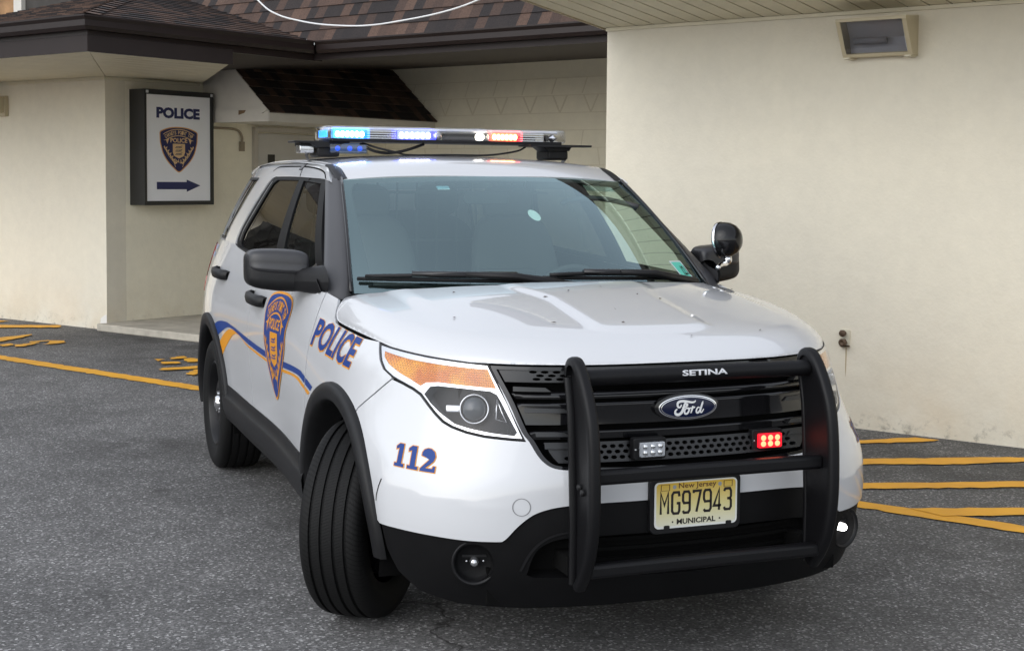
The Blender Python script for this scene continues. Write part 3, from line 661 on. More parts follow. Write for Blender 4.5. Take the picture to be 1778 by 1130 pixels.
# unit number
one = [(.30, 1), (.62, 1), (.62, .14), (.80, .14), (.80, 0), (.12, 0), (.12, .14), (.30, .14), (.30, .80), (.10, .74), (.08, .86)]
two = [(.06, .66), (.28, .62), (.31, .78), (.44, .86), (.58, .80), (.62, .68), (.54, .52), (.30, .32), (.04, .10), (.04, 0), (.90, 0), (.92, .26), (.80, .26), (.74, .15), (.34, .15), (.60, .32), (.80, .48), (.88, .68), (.80, .88), (.60, .99), (.40, 1.0), (.18, .93), (.07, .80)]
num = [(poly2(one), 0), (poly2(one), .92), (poly2(two), 1.84)]
def n112(VF, dx, grow, sgn=1):
    V = []
    for x, y in VF[0]: V.append((.526 + .0437 * (x + dx), .6665 + .0715 * y - .0012 * (x + dx)))
    return V, VF[1]
for sd in (0, 1):
    for lay, m_, g in ((0, GOLD, -.0024), (1, BLUE, 0)):
        VV = []
        for (V, F), dx in num:
            P = n112((V, F), dx, 0)[0]; P = shrink(P, g) if g else P
            if sd: c = .526 + .0437 * 1.42; P = [(2 * S2 - (2 * c - a), b) for a, b in P]
            VV.append((P, F))
        decal('unit_number' if lay else 'unit_number_edge', *merge(*VV), fR, m_, bump, .0012 + .0009 * lay, .02, offf=brel)
# black lower skirt with fog lamp bowls
FC = (.736, .381)
fogL = [(FC[0] + .041 * cos(a), FC[1] + .064 * sin(a)) for a in np.linspace(0, 2 * pi, 40, False)]
topV = [(a, b - .003) for a, b in VAL]
botV = [(S2, .225), (1.0, .222), (.85, .222), (.70, .228), (.60, .255), (.535, .31), (.50, .38)]
low = cr([(.845, .345), (.862, .425), (.895, .460), (.935, .470)], 5) + [(1.1, .474), (S2, .476)]
lowl = low + mir(low)[1:] + [(2 * S2 - .86, .335), (S2, .325), (.86, .335)]
skirt = region('bumper_skirt', [topV + mir(topV)[1:] + mir(botV) + botV[1:], fogL, mir(fogL), lowl], fR, .024, BLKT, CAR, rim=.05)
region('lower_intake', [[(.8, .30), (.8, .5), (2 * S2 - .8, .5), (2 * S2 - .8, .30)]], fR, .05, VOID, CAR, off=-.055, rim=0)
for z in (.365, .405, .44): region('intake_bar', [[(.93, z), (.93, z + .012), (2 * S2 - .93, z + .012), (2 * S2 - .93, z)]], fR, .05, VOID, skirt, off=-.035, rim=.01)
decal('skirt_crease', *stroke(cr([(.832, .36), (.850, .42), (.875, .462), (.91, .485), (.96, .49)], 5), .006), fR, BLK, skirt, .004)
LIT = emit('lamp_lit', (1, .97, .92), 8)
for sd in (0, 1):
    c = shell(np.array([FC[0]]), np.array([FC[1]]))[0]; sg = -1 if not sd else 1; ax = Vector((.955, sg * .30, .0)).normalized(); c = Vector((c[0], sg * c[1], c[2])); up = Vector((0, 0, 1)); rt = ax.cross(up).normalized()
    T = lambda x, y, h: tuple(c + rt * x + up * y + ax * h)
    fg_ = MB().lathe([(.072, .003), (.066, -.008), (.058, -.020), (.05, -.028), (.0, -.030)], 40, T).obj('fog_lamp', BLKT, CAR, True)
    MB().lathe([(.074, -.006), (.074, .002), (.068, .003), (.064, -.008)], 40, T).obj('fog_rim', BLK, fg_, True)
    MB().lathe([(.014, -.030), (.014, -.004), (.010, .003), (0, .005)], 20, T).obj('fog_bulb', LIT if sd else SILV, fg_, True)
    MB().box((-.04, .012, -.034), (.04, .020, -.026), T).obj('fog_bracket', BLK, fg_)
    for dx in (-.03, .025): MB().lathe([(.003, -.034), (.003, -.022), (0, -.021)], 8, lambda x, y, h: T(x + dx, y, h)).obj('fog_screw', SILV, fg_)
# ---- grille
lipz = lambda s: 1.0095 if s > .76 else 1.0125
GE = np.array(GRLB)
def gl(z): return float(np.interp(-z, -GE[:, 1], GE[:, 0]))
gloop = [(.770, 1.0105)] + GRLB[1:]; topl = [(S2, 1.012), (1.0, 1.0105)]
gfull = gloop + mir(gloop)[1:] + [(2 * S2 - 1.0, 1.0105), (S2, 1.012), (1.0, 1.0105)]
gr = region('grille', [gfull], fR, .03, VOID, CAR, off=-.075, rim=.0)
edge = shrink(gfull, .011)
region('grille_frame', [gfull, edge], fR, .02, GLOSS, gr, off=-.006, rim=.04)
def bar(z0, z1, m, off, d0=.016, holes=(), rim=.03, step=.03, cham=.007, dep=.020):
    pf = (lambda U: off - dep * np.clip((U[:, 1] - (z1 - cham)) / cham, 0, 1) - .010 * np.clip((z1 - cham - U[:, 1]) / (z1 - z0), 0, 1)) if cham else None
    L = [(gl(z) + d0, z) for z in np.linspace(z1, z0, 5)]; L = L[:1] + ([(gl(z1 - cham) + d0, z1 - cham)] if cham else []) + L[1:]; return region('grille_bar', [L + mir(L)] + list(holes), fR, min(step, max(cham, .012)), m, gr, off=off if not cham else 0, rim=rim, offf=pf)
def ell(cx, cy, a, b, n=14): return [(cx + a * cos(t), cy + b * sin(t)) for t in np.linspace(0, 2 * pi, n, False)]
SAT = mat('satin_black', (.012, .0125, .0135), .33)
H = []
for r, z in enumerate((.9945, .983, .9715)):
    for k in range(6):
        s = (.866, .881, .873)[r] + k * .0255
        if s < 1.0: H += [ell(s, z, .0088, .0046), ell(2 * S2 - s, z, .0088, .0046)]
bar(.961, 1.0055, SAT, -.012, holes=H, rim=.02, step=.022, cham=0)
bar(.908, .932, GLOSS, -.018); bar(.828, .896, GLOSS, -.008); bar(.785, .812, GLOSS, -.014)
H = []
for r, z in enumerate((.759, .742, .725)):
    for k in range(30):
        s = .93 + (.5 if r % 2 else 0) * .0285 + k * .0285
        if s < 2 * S2 - .92: H.append(ell(s, z, .0108, .0066, 6))
bar(.711, .774, SAT, -.012, holes=H, rim=.02, step=.02, d0=.03, cham=0)
for side_ in (0, 1):
    for z, l in ((.938, .07), (.871, .085), (.797, .06), (.76, .05)):
        a = gl(z) + .026; L = [(a, z - .007), (a, z + .008), (a + l, z + .006), (a + l + .012, z - .007)]; L = L if not side_ else [(2 * S2 - p, q) for p, q in L]
        region('grille_fin', [L], fR, .03, SAT, gr, off=-.004, rim=.03)
# ---- oval badge with script
bx = Vector((.912, 0, .871)); tilt = radians(4)
def bmap(h): return lambda u, v: (bx.x + h - sin(tilt) * v - .35 * u * u, u, bx.z + v * cos(tilt))
def bplate(nm, a, b, h, m, parent, dome=.004):
    P = [[(bmap(h + dome * (1 - r * r))(a * r * cos(t), b * r * sin(t))) for r in (1, .97, .8, .5, .2, .0)] for t in np.linspace(0, 2 * pi, 49)]
    P = [[bmap(h - .02)(a * cos(t), b * sin(t))] + row for t, row in zip(np.linspace(0, 2 * pi, 49), P)]
    return MB().grid(P).obj(nm, m, parent, True, sharp=50)
bd = bplate('oval_badge', .120, .0455, .006, GLOSS, CAR); bplate('badge_ring', .108, .0395, .011, CHROME, bd); bplate('badge_plate', .104, .0368, .012, mat('badge_blue', (.003, .007, .034), .2, spec=.35), bd)
def bdec(nm, VF, m, h): 
    P = [bmap(h + .004 * (1 - (u / .104) ** 2 - (v / .037) ** 2))(u, v) for u, v in VF[0]]; return obj(nm, P, VF[1], m, bd)
bdec('badge_line', stroke([(.0995 * cos(t), .0335 * sin(t)) for t in np.linspace(0, 2 * pi, 49)], .0018), CHROME, .0132)
def px(L): return [((x - 890) / 1400 * .200, (455 - y) / 560 * .0735) for x, y in L]     # script drawn in badge units
S_ = lambda L, w: stroke(px(cr(L, 5)), w)
wv = lambda n, a, b, k=1: [(a + (b - a) * sin(pi * (i / (n - 1)) ** k)) for i in range(n)]
def SV(L, a, b): q = px(cr(L, 5)); return stroke(q, wv(len(q), a * 1.35, b * 1.3))
script = merge(SV([(690, 375), (660, 430), (615, 440), (590, 395), (600, 330), (660, 295), (760, 292), (860, 310), (960, 330), (1030, 320), (1062, 290)], .003, .0062),
    SV([(840, 312), (785, 340), (755, 410), (725, 500), (690, 570), (630, 620), (560, 615), (528, 570), (540, 515), (580, 480)], .003, .0075), SV([(705, 455), (760, 440), (800, 430), (840, 395), (835, 365), (812, 372), (820, 410)], .003, .0045),
    SV([(845, 470), (795, 480), (765, 540), (775, 600), (825, 608), (865, 560), (880, 500), (850, 470), (900, 480), (935, 460)], .003, .0052), SV([(925, 600), (950, 530), (975, 450), (1000, 460), (1040, 450)], .003, .0055),
    SV([(1165, 470), (1110, 470), (1075, 530), (1080, 590), (1125, 595), (1170, 540), (1205, 450), (1245, 350), (1200, 480), (1180, 570), (1215, 595), (1270, 515)], .003, .0055))
bdec('badge_script', script, mat('script_white', (.78, .79, .80), .3), .0136)
# ---- headlights
AMB = [(.387, 1.020), (.444, 1.015), (.525, 1.008), (.63, 1.003), (.723, .999), (.765, .998), (.785, .936), (.723, .939), (.635, .943), (.596, .938), (.578, .925), (.538, .942), (.494, .956), (.432, .979), (.396, 1.0)]
DRK = [(.612, .924), (.635, .929), (.697, .928), (.768, .924), (.782, .915), (.792, .891), (.823, .803), (.819, .796), (.771, .802), (.724, .811), (.686, .822), (.643, .854), (.617, .878), (.597, .902)]
ambm = mat('amber_lens', (.80, .27, .02), .18, coat=1)
n_ = ambm.node_tree; tc = ND(n_, 'ShaderNodeTexCoord'); wv_ = ND(n_, 'ShaderNodeTexWave', Scale=55.); wv2 = ND(n_, 'ShaderNodeTexWave', Scale=42.); wv_.bands_direction = 'Y'; wv2.bands_direction = 'Z'
ad = ND(n_, 'ShaderNodeMath', operation='ADD'); bp_ = ND(n_, 'ShaderNodeBump', Strength=1., Distance=.003); nz = ND(n_, 'ShaderNodeTexNoise', Scale=9.); rp = ND(n_, 'ShaderNodeValToRGB')
for a_ in (wv_, wv2, nz): n_.links.new(tc.outputs['Object'], a_.inputs['Vector'])
n_.links.new(wv_.outputs['Fac'], ad.inputs[0]); n_.links.new(wv2.outputs['Fac'], ad.inputs[1]); n_.links.new(ad.outputs[0], bp_.inputs['Height']); n_.links.new(bp_.outputs[0], n_.nodes['Principled BSDF'].inputs['Normal'])
rp.color_ramp.elements[0].color = (.74, .20, .008, 1); rp.color_ramp.elements[1].color = (1, .43, .02, 1); rp.color_ramp.elements[0].position = .38; rp.color_ramp.elements[1].position = .62
n_.links.new(nz.outputs['Fac'], rp.inputs[0]); n_.links.new(rp.outputs[0], n_.nodes['Principled BSDF'].inputs['Base Color'])
POCK = mat('lamp_pocket', (.006, .0065, .008), .4, spec=.25)
for sd in (0, 1):
    ff = fL if sd else fR
    hl = region('headlight', [HL, shrink(HL, .0055)], ff, .02, BLK, CAR, off=-.002, rim=.05)
    HS = shrink(HL, .005)
    region('lamp_bezel', [HS, shrink(AMB, .001), shrink(DRK, -.004)], ff, .012, mat('bezel_chrome', (.80, .81, .83), .14, metal=.9), hl, off=-.004, rim=.045)
    region('turn_signal', [AMB], ff, .012, ambm, hl, off=-.006, rim=.0)
    region('lamp_pocket', [shrink(DRK, -.009)], ff, .02, POCK, hl, off=-.055, rim=0)
    P, N = surf_eval(ff, np.array([[.724, .872]]), -.035); c = Vector(P[0]); ax = (Vector(N[0]) * .6 + Vector((1, 0, 0)) * .4).normalized(); rt = ax.cross(Vector((0, 0, 1))).normalized(); up = rt.cross(ax)
    T = lambda x, y, h: tuple(c + rt * x + up * y + ax * h)
    MB().lathe([(.050, -.02), (.050, .012), (.047, .016), (.0435, .012), (.042, .0)], 32, T).obj('projector_ring', SILV, hl, True)
    MB().lathe([(.040, .004), (.037, .016), (.028, .026), (.014, .032), (0, .034)], 32, T).obj('projector_lens', mat('projector_glass', (.05, .06, .07), .06, spec=.6), hl, True)
    MB().box((-.095, -.012, -.012), (-.048, .012, .006), (lambda x, y, h: T(-x if not sd else x, y, h))).obj('projector_arm', SILV, hl, bevel=.004)
    P2, N2 = surf_eval(ff, np.array([[.788, .872], [.775, .845], [.800, .838], [.778, .905]]), -.044)
    MB().tube([tuple(P2[i]) for i in (3, 0, 2, 1, 3)], .003, 6).obj('side_reflector', SILV, hl, True)
    region('lamp_cover', [shrink(HL, .0055)], ff, .02, LENSG, hl, off=.0005, rim=0)
# ---- push bar
pb = MB(); fo = cr([(.915, .998), (.920, 1.030), (.940, 1.052), (.968, 1.060), (1.002, 1.051), (1.042, 1.014), (1.086, .950), (1.122, .870), (1.140, .76), (1.145, .62), (1.135, .52), (1.112, .44), (1.075, .375), (1.03, .322)], 5)
fi = [(x - .0, z) for x, z in fo]
bk_ = cr([(.930, .990), (.946, .93), (.962, .85), (.975, .70), (.985, .55), (.985, .42), (.985, .335)], 5)
pbar = MB().tube([(.985, y, .994) for y in np.linspace(-.415, .415, 9)], .027, 20).obj('push_bar', BAR, CAR, True, sharp=60)
for y in (-1, 1):
    yo, yi = y * .450, y * .411; nrm_ = []
    V = []
    for i, (x, z) in enumerate(fo):
        a = Vector(fo[max(i - 1, 0)]); b = Vector(fo[min(i + 1, len(fo) - 1)]); t = (b - a).normalized(); n = Vector((-t.y, t.x))
        V.append((x, z, n.x, n.y))
    rows = []
    for x, z, nx, nz_ in V:
        e = .010; ya, yb = (min(yo, yi), max(yo, yi)); q = [(x - nx * .026, ya + .0, z - nz_ * .026), (x - nx * .012, ya, z - nz_ * .012), (x - nx * .003, ya + .004, z - nz_ * .003), (x, ya + .012, z), (x, yb - .012, z), (x - nx * .003, yb - .004, z - nz_ * .003), (x - nx * .012, yb, z - nz_ * .012), (x - nx * .026, yb, z - nz_ * .026), (x - nx * .024, yb - .006, z - nz_ * .024), (x - nx * .02, (ya + yb) / 2, z - nz_ * .02), (x - nx * .024, ya + .006, z - nz_ * .024), (x - nx * .026, ya, z - nz_ * .026)]
        rows.append(q)
    MB().grid(rows).obj('upright', BAR, pbar, True, sharp=70)
    plate = [(x - .01 * 0, z) for x, z in fo[6:]] + bk_[::-1]
    MB().prism([(x, z) for x, z in shrink(plate, .006)], lambda u, v, h: (u, h, v), y * .423 - .005, y * .423 + .005).obj('side_plate', BAR, pbar)
    rows = []
    for x, z in bk_: rows.append([(x, y * .450, z), (x - .012, y * .448, z), (x - .012, y * .417, z), (x, y * .413, z), (x + .006, y * .417, z), (x + .006, y * .446, z), (x, y * .450, z)])
    MB().grid(rows).obj('rear_rail', BAR, pbar, True, sharp=60)
    for x, z in ((1.015, .652), (1.04, .640)): MB().lathe([(.011, 0), (.011, .009), (.006, .011), (0, .011)], 10, lambda a, b, h: (x + a, y * (.428 + h), z + b)).obj('bolt', BLK, pbar, True)
    MB().box((.80, y * .43 - .02, .36), (.97, y * .43 + .02, .42)).obj('bracket', VOID, pbar)
MB().box((1.045, -.42, .668), (1.090, .42, .714)).obj('cross_bar', BAR, pbar, bevel=.012)
MB().box((1.035, -.42, .372), (1.080, .42, .416)).obj('cross_bar', BAR, pbar, bevel=.012)
st = fit(text2d('SETINA', 1, .03, 0, 1.6), -.083, -.0095, .083, .0095)
decal('brand_lettering', st[0], st[1], lambda U: np.stack([.985 + .0272 * np.cos(.18 + U[:, 1] / .0272), U[:, 0] + .012, .994 + .0272 * np.sin(.18 + U[:, 1] / .0272)], 1), WHITEP, pbar, .0006, .006, (.985, 0, .994))
# ---- warning lights on the grille
def cluster(y0, y1, z0, z1, x, lit):
    m = emit('red_glow', (1, .010, .025), 1.3) if lit else mat('clear_cluster', (.40, .42, .45), .12, coat=1)
    yc, zc = (y0 + y1) / 2, (z0 + z1) / 2; w, h = y1 - y0, z1 - z0
    r = MB().prism(rrect(w + .028, h + .022, .008, cx=yc - .005, cy=zc + .002), lambda u, v, k: (k, u, v), x - .03, x).obj('grille_light', BLK, CAR, bevel=.003)
    MB().prism(rrect(w, h, .005, cx=yc, cy=zc), lambda u, v, k: (k, u, v), x, x + .012).obj('light_lens', m, r, bevel=.002)
    d = MB()
    for i in range(3):
        for j in (0, 1):
            cy, cz = y0 + w * (.2 + .3 * i), z0 + h * (.29 + .42 * j); d.lathe([(.0098, 0), (.0085, .003), (.005, .005), (0, .0055)], 14, lambda a, b, k: (x + .012 + k, cy + a, cz + b))
    d.obj('led_rows', emit('red_led', (1, .20, .09), 3.2) if lit else mat('led_clear', (.75, .77, .8), .08, metal=.8), r, True)
    MB().lathe([(.004, 0), (.003, .003), (0, .0035)], 8, lambda a, b, k: (x + k, y0 - .012 + a, zc + b)).obj('screw', SILV, r)
cluster(-.195, -.105, .722, .770, .952, False); cluster(.262, .352, .720, .768, .925, True)
# ---- licence plate
lp = MB().prism(rrect(.334, .186, .022, cx=0, cy=.563), lambda u, v, k: (k, u, v), .958, .984).obj('licence_plate', BLK, CAR, bevel=.003)
pm = mat('plate_paint', (.8, .7, .3), .38); nn = pm.node_tree; tc = ND(nn, 'ShaderNodeTexCoord'); sx = ND(nn, 'ShaderNodeSeparateXYZ'); rr_ = ND(nn, 'ShaderNodeValToRGB'); mr_ = ND(nn, 'ShaderNodeMapRange'); mr_.inputs[1].default_value = .49; mr_.inputs[2].default_value = .64
nn.links.new(tc.outputs['Object'], sx.inputs[0]); nn.links.new(sx.outputs[2], mr_.inputs[0]); nn.links.new(mr_.outputs[0], rr_.inputs[0]); nn.links.new(rr_.outputs[0], nn.nodes['Principled BSDF'].inputs['Base Color'])
rr_.color_ramp.elements[0].color = (.66, .66, .55, 1); rr_.color_ramp.elements[1].color = (.68, .43, .03, 1); e_ = rr_.color_ramp.elements.new(.45); e_.color = (.66, .60, .28, 1)
MB().prism(rrect(.3048, .1524, .016, cx=0, cy=.564), lambda u, v, k: (k, u, v), .984, .9865).obj('plate_face', mat('plate_white', (.70, .71, .68), .35), lp)
MB().prism(rrect(.292, .141, .012, cx=0, cy=.5655), lambda u, v, k: (k, u, v), .9866, .9872).obj('plate_field', pm, lp)
def pl(nm, VF, m, k=.9878): return obj(nm, [(k, (u - .5) * .3048, .4878 + v * .1524) for u, v in VF[0]], VF[1], m, lp)
INK = mat('plate_ink', (.012, .008, .008), .4)
dg = {'M': [[(0, 0), (0, 1), (.5, .42), (1, 1), (1, 0)]], 'G': [[(1, .80), (.9, 1), (.2, 1), (0, .88), (0, .12), (.2, 0), (.85, 0), (1, .12), (1, .48), (.62, .48)]], '9': [[(0, .1), (.15, 0), (.8, 0), (1, .12), (1, .88), (.82, 1), (.18, 1), (0, .88), (0, .58), (.15, .46), (1, .46)]], '7': [[(0, .9), (0, 1), (1, 1), (.42, 0)]], '4': [[(.72, 0), (.72, 1), (0, .22), (1, .22)]], '3': [[(0, .88), (.15, 1), (.82, 1), (1, .88), (1, .62), (.85, .52), (.45, .52)], [(.85, .52), (1, .42), (1, .12), (.82, 0), (.15, 0), (0, .12)]]}
vf = []
for ch, u0, u1 in zip('MG97943', (.072, .208, .338, .466, .592, .712, .838), (.166, .300, .424, .556, .680, .808, .928)):
    for L in dg[ch]: vf.append(place(stroke([(u0 * 2 + x * (u1 - u0) * 2 * .94, .315 + y * .455) for x, y in L], .056), .5, 1))
pl('plate_number', merge(*vf), INK)
pl('plate_state', merge(fit(text2d('New Jersey', 1, .012), .285, .815, .74, .965), *[stroke([(a, .82), (b, .82), (b, .945), (a, .945)], .008, True) for a, b in ((.075, .175), (.835, .935))]), mat('plate_brown', (.10, .035, .02), .4))
pl('plate_word', merge(fit(text2d('MUNICIPAL', 1, .03), .265, .075, .735, .195), poly2([(.215 + .010 * cos(t), .135 + .02 * sin(t)) for t in np.linspace(0, 6.28, 12, False)]), poly2([(.785 + .010 * cos(t), .135 + .02 * sin(t)) for t in np.linspace(0, 6.28, 12, False)])), INK)
pl('plate_seal', merge(*[poly2([(c + .022 * cos(t), .885 + .044 * sin(t)) for t in np.linspace(0, 6.28, 16, False)]) for c in (.235, .785)]), mat('seal_grey', (.32, .34, .36), .5))
for c in (.11, .86): pl('plate_clip', poly2([(c, -.02), (c + .07, -.02), (c + .07, .055), (c + .055, .07), (c + .015, .07), (c, .055)]), BLK, .9884)
# ------------------------------------------------------------------ roof light bar
LX, LZ = -1.73, 1.835
ly = lambda px: -.619 + (px - 563) / 412 * 1.238
lb = MB().box((LX - .13, -.60, 1.796), (LX + .13, .60, 1.812)).obj('light_bar', BLK, CAR, bevel=.004)
sec = [(LX + a, LZ + b) for a, b in rrect(.29, .066, .026, 4, 0, .003)]
def dome(y0, y1, m, nm='dome_lens'):
    rows = []
    for y, k in ((y0, .86), (y0 + .006, .96), (y0 + .02, 1), (y1 - .02, 1), (y1 - .006, .96), (y1, .86)): rows.append([(LX + (x - LX) * k, y, LZ + (z - LZ) * k) for x, z in sec + sec[:1]])
    g = MB().grid(rows); n = len(sec) + 1; g.F += [tuple(range(n - 1))[::-1], tuple(range(5 * n, 6 * n - 1))]; return g.obj(nm, m, lb, True, sharp=50)
BLUESPILL = glass('blue_spill_dome', (.55, .70, 1.0), 1.3, .03); REDD = glass('red_dome', (1, .62, .62), 1.3, .03)
dome(-.622, ly(742), DOME); dome(ly(743), ly(836), DOME); dome(ly(837), .622, DOME)
MB().prism([(x, z) for x, z in rrect(.20, .012, .005, 3, LX - .01, LZ + .025)], lambda u, v, h: (u, h, v), -.59, .59).prism(rrect(.22, .006, .002, 2, LX, LZ - .0275), lambda u, v, h: (u, h, v), -.595, .595).obj('top_reflector', mat('reflector_white', (.62, .64, .67), .25), lb)
FX = LX + .105
def led(y0, y1, glow, core, cs, gs, halo):
    z0, z1 = LZ - .020, LZ + .014
    r = MB().box((FX - .03, y0, z0 - .004), (FX - .002, y1, z1 + .004)).obj('led_module', emit('module_glow', glow, gs), lb, bevel=.003)
    d = MB(); n = 6
    for i in range(n):
        y = y0 + (y1 - y0) * (i + .5) / n; d.lathe([(.0115, 0), (.010, .004), (.006, .008), (0, .009)], 14, lambda a, b, k: (FX + k, y + a, (z0 + z1) / 2 + b * 1.25))
    d.obj('led', emit('led_core', core, cs), r, True)
    gl_ = bpy.data.materials.new('halo_shell'); gl_.use_nodes = True; q = gl_.node_tree; q.nodes.clear(); oo = ND(q, 'ShaderNodeOutputMaterial'); aa = ND(q, 'ShaderNodeAddShader'); tt = ND(q, 'ShaderNodeBsdfTransparent'); ee = ND(q, 'ShaderNodeEmission', Strength=1.25); ee.inputs[0].default_value = (*halo, 1); q.links.new(tt.outputs[0], aa.inputs[0]); q.links.new(ee.outputs[0], aa.inputs[1]); q.links.new(aa.outputs[0], oo.inputs[0])
    MB().prism(rrect(y1 - y0 + .045, .058, .012, 4, (y0 + y1) / 2, LZ - .001), lambda u, v, k: (k, u, v), FX + .010, FX + .022).obj('halo_shell', gl_, r, bevel=.003)  # emissive shell added round the LEDs in place of camera bloom
led(ly(578), ly(626), (.06, .50, 1), (.75, .95, 1), 14, 2.2, (.005, .16, 1)); led(ly(684), ly(738), (.16, .20, 1), (.82, .86, 1), 14, 2.2, (.04, .05, 1)); led(ly(846), ly(890), (1, .12, .03), (1, .62, .16), 12, 2.2, (1, .02, .03))
MB().box((LX - .06, -.616, LZ - .018), (LX + .06, -.600, LZ + .016)).obj('end_led', emit('end_glow', (.03, .25, 1), 3), lb)
def louvre(y0, y1):
    r = MB().box((FX - .14, y0 + .01, LZ - .024), (FX - .10, y1 - .01, LZ + .004)).obj('speaker_grille', GLOSS, lb)
    m = MB()
    for k in range(4): m.prism(rrect(y1 - y0, .0060, .0025, 3, (y0 + y1) / 2, LZ - .020 + k * .0115), lambda u, v, h: (h, u, v), FX - .035, FX - .012)
    m.obj('louvre', SILV, r)
louvre(ly(632), ly(680)); louvre(ly(897), ly(940))
MB().box((FX - .05, ly(763), LZ - .022), (FX - .01, ly(817), LZ + .012)).obj('centre_panel', GLOSS, lb, bevel=.002)
def lamp(px0, px1, m):
    yc = (ly(px0) + ly(px1)) / 2; r = abs(ly(px1) - ly(px0)) / 2
    MB().lathe([(r, -.03), (r, 0), (r * .8, .006), (0, .008)], 20, lambda a, b, k: (FX - .01 + k, yc + a, LZ - .004 + b * .9)).obj('work_lamp', m, lb, True, sharp=50)
lamp(744, 759, mat('lamp_silver', (.45, .46, .48), .15, metal=.8, bump=.003, bscale=120)); lamp(820, 833, emit('work_glow', (1, .93, .80), 9))
MB().lathe([(.028, -.02), (.024, 0), (.012, .008), (0, .009)], 4, lambda a, b, k: (FX - .02 + k, ly(958) + a, LZ - .003 + b * .8)).obj('corner_reflector', CHROME, lb)
MB().box((FX - .05, ly(945), LZ - .02), (FX - .02, ly(950), LZ + .012)).obj('corner_post', GLOSS, lb)
# feet, straps, side unit, cables
for sd in (-1, 1):
    y = sd * .60
    MB().box((LX - .09, y - .055, 1.722), (LX + .085, y + .055, 1.775)).obj('mounting_foot', BLK, lb, bevel=.012)
    MB().prism([(y - .17 * 1, 1.797), (y + .10, 1.797), (y + .10, 1.789), (y + .065, 1.785), (y + .055, 1.768), (y - .06, 1.765), (y - .09, 1.786), (y - .17, 1.789)], lambda u, v, h: (h, u, v), LX - .05, LX + .10).obj('mounting_plate', BLK, lb, bevel=.003)
    st_ = [(LX - .02, sd * .64, 1.765), (LX - .03, sd * .685, 1.735)] + [(LX - .045 - .012 * k, sd * (float(green(np.array([LX]), np.array([z]))[0]) + .006), z) for k, z in enumerate((1.70, 1.69, 1.675, 1.66))]
    rows = [[(x - .026, y_, z + .001), (x + .026, y_, z + .001), (x + .026, y_ - sd * .004, z - .003), (x - .026, y_ - sd * .004, z - .003), (x - .026, y_, z + .001)] for x, y_, z in cr(st_, 4)]
    MB().grid(rows).obj('gutter_strap', mat('strap_grey', (.10, .10, .105), .4), lb, True, sharp=40)
MB().box((LX + .10, .40, 1.786), (LX + .20, .735, 1.796)).obj('antenna_plate', BLK, lb)
tk = MB().prism(rrect(.155, .05, .008, 4, LX + .03, 1.764), lambda u, v, h: (u, h, v), -.60, -.415).obj('side_light_unit', BLUESPILL, lb, True, sharp=40)  # dome tinted blue in place of light spilling from the bar LEDs
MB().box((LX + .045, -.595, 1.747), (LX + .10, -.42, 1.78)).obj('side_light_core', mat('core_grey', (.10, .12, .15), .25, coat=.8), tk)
for yy in (-.56, -.50, -.45): MB().lathe([(.013, 0), (.008, .006), (0, .007)], 14, lambda a, b, k: (LX + .10 + k, yy + a, 1.763 + b)).obj('side_led', emit('side_led_spill', (.03, .16, 1), .9), tk, True)  # weak blue emission standing in for glow from the bar above
MB().box((LX - .06, -.735, 1.772), (LX + .06, -.60, 1.792)).obj('alley_bracket', BLK, lb, bevel=.004)
MB().prism(rrect(.10, .04, .01, 4, LX + .01, 1.760), lambda u, v, h: (u, h, v), -.735, -.665).obj('alley_lamp', SILV, lb, bevel=.004)
MB().tube(cr([(LX + .07, -.44, 1.786), (LX + .11, -.38, 1.752), (LX + .10, -.30, 1.744), (LX + .10, -.22, 1.758), (LX + .08, -.12, 1.79)], 6), .007, 8).obj('cable', BLK, lb, True)
MB().tube(cr([(LX + .07, -.43, 1.79), (LX + .13, -.36, 1.765), (LX + .14, -.27, 1.745), (LX + .10, -.20, 1.735), (LX + .12, 0, 1.7385), (LX + .12, .2, 1.740), (LX + .1, .36, 1.762), (LX + .08, .42, 1.785)], 6), .005, 8).obj('cable', BLK, lb, True)
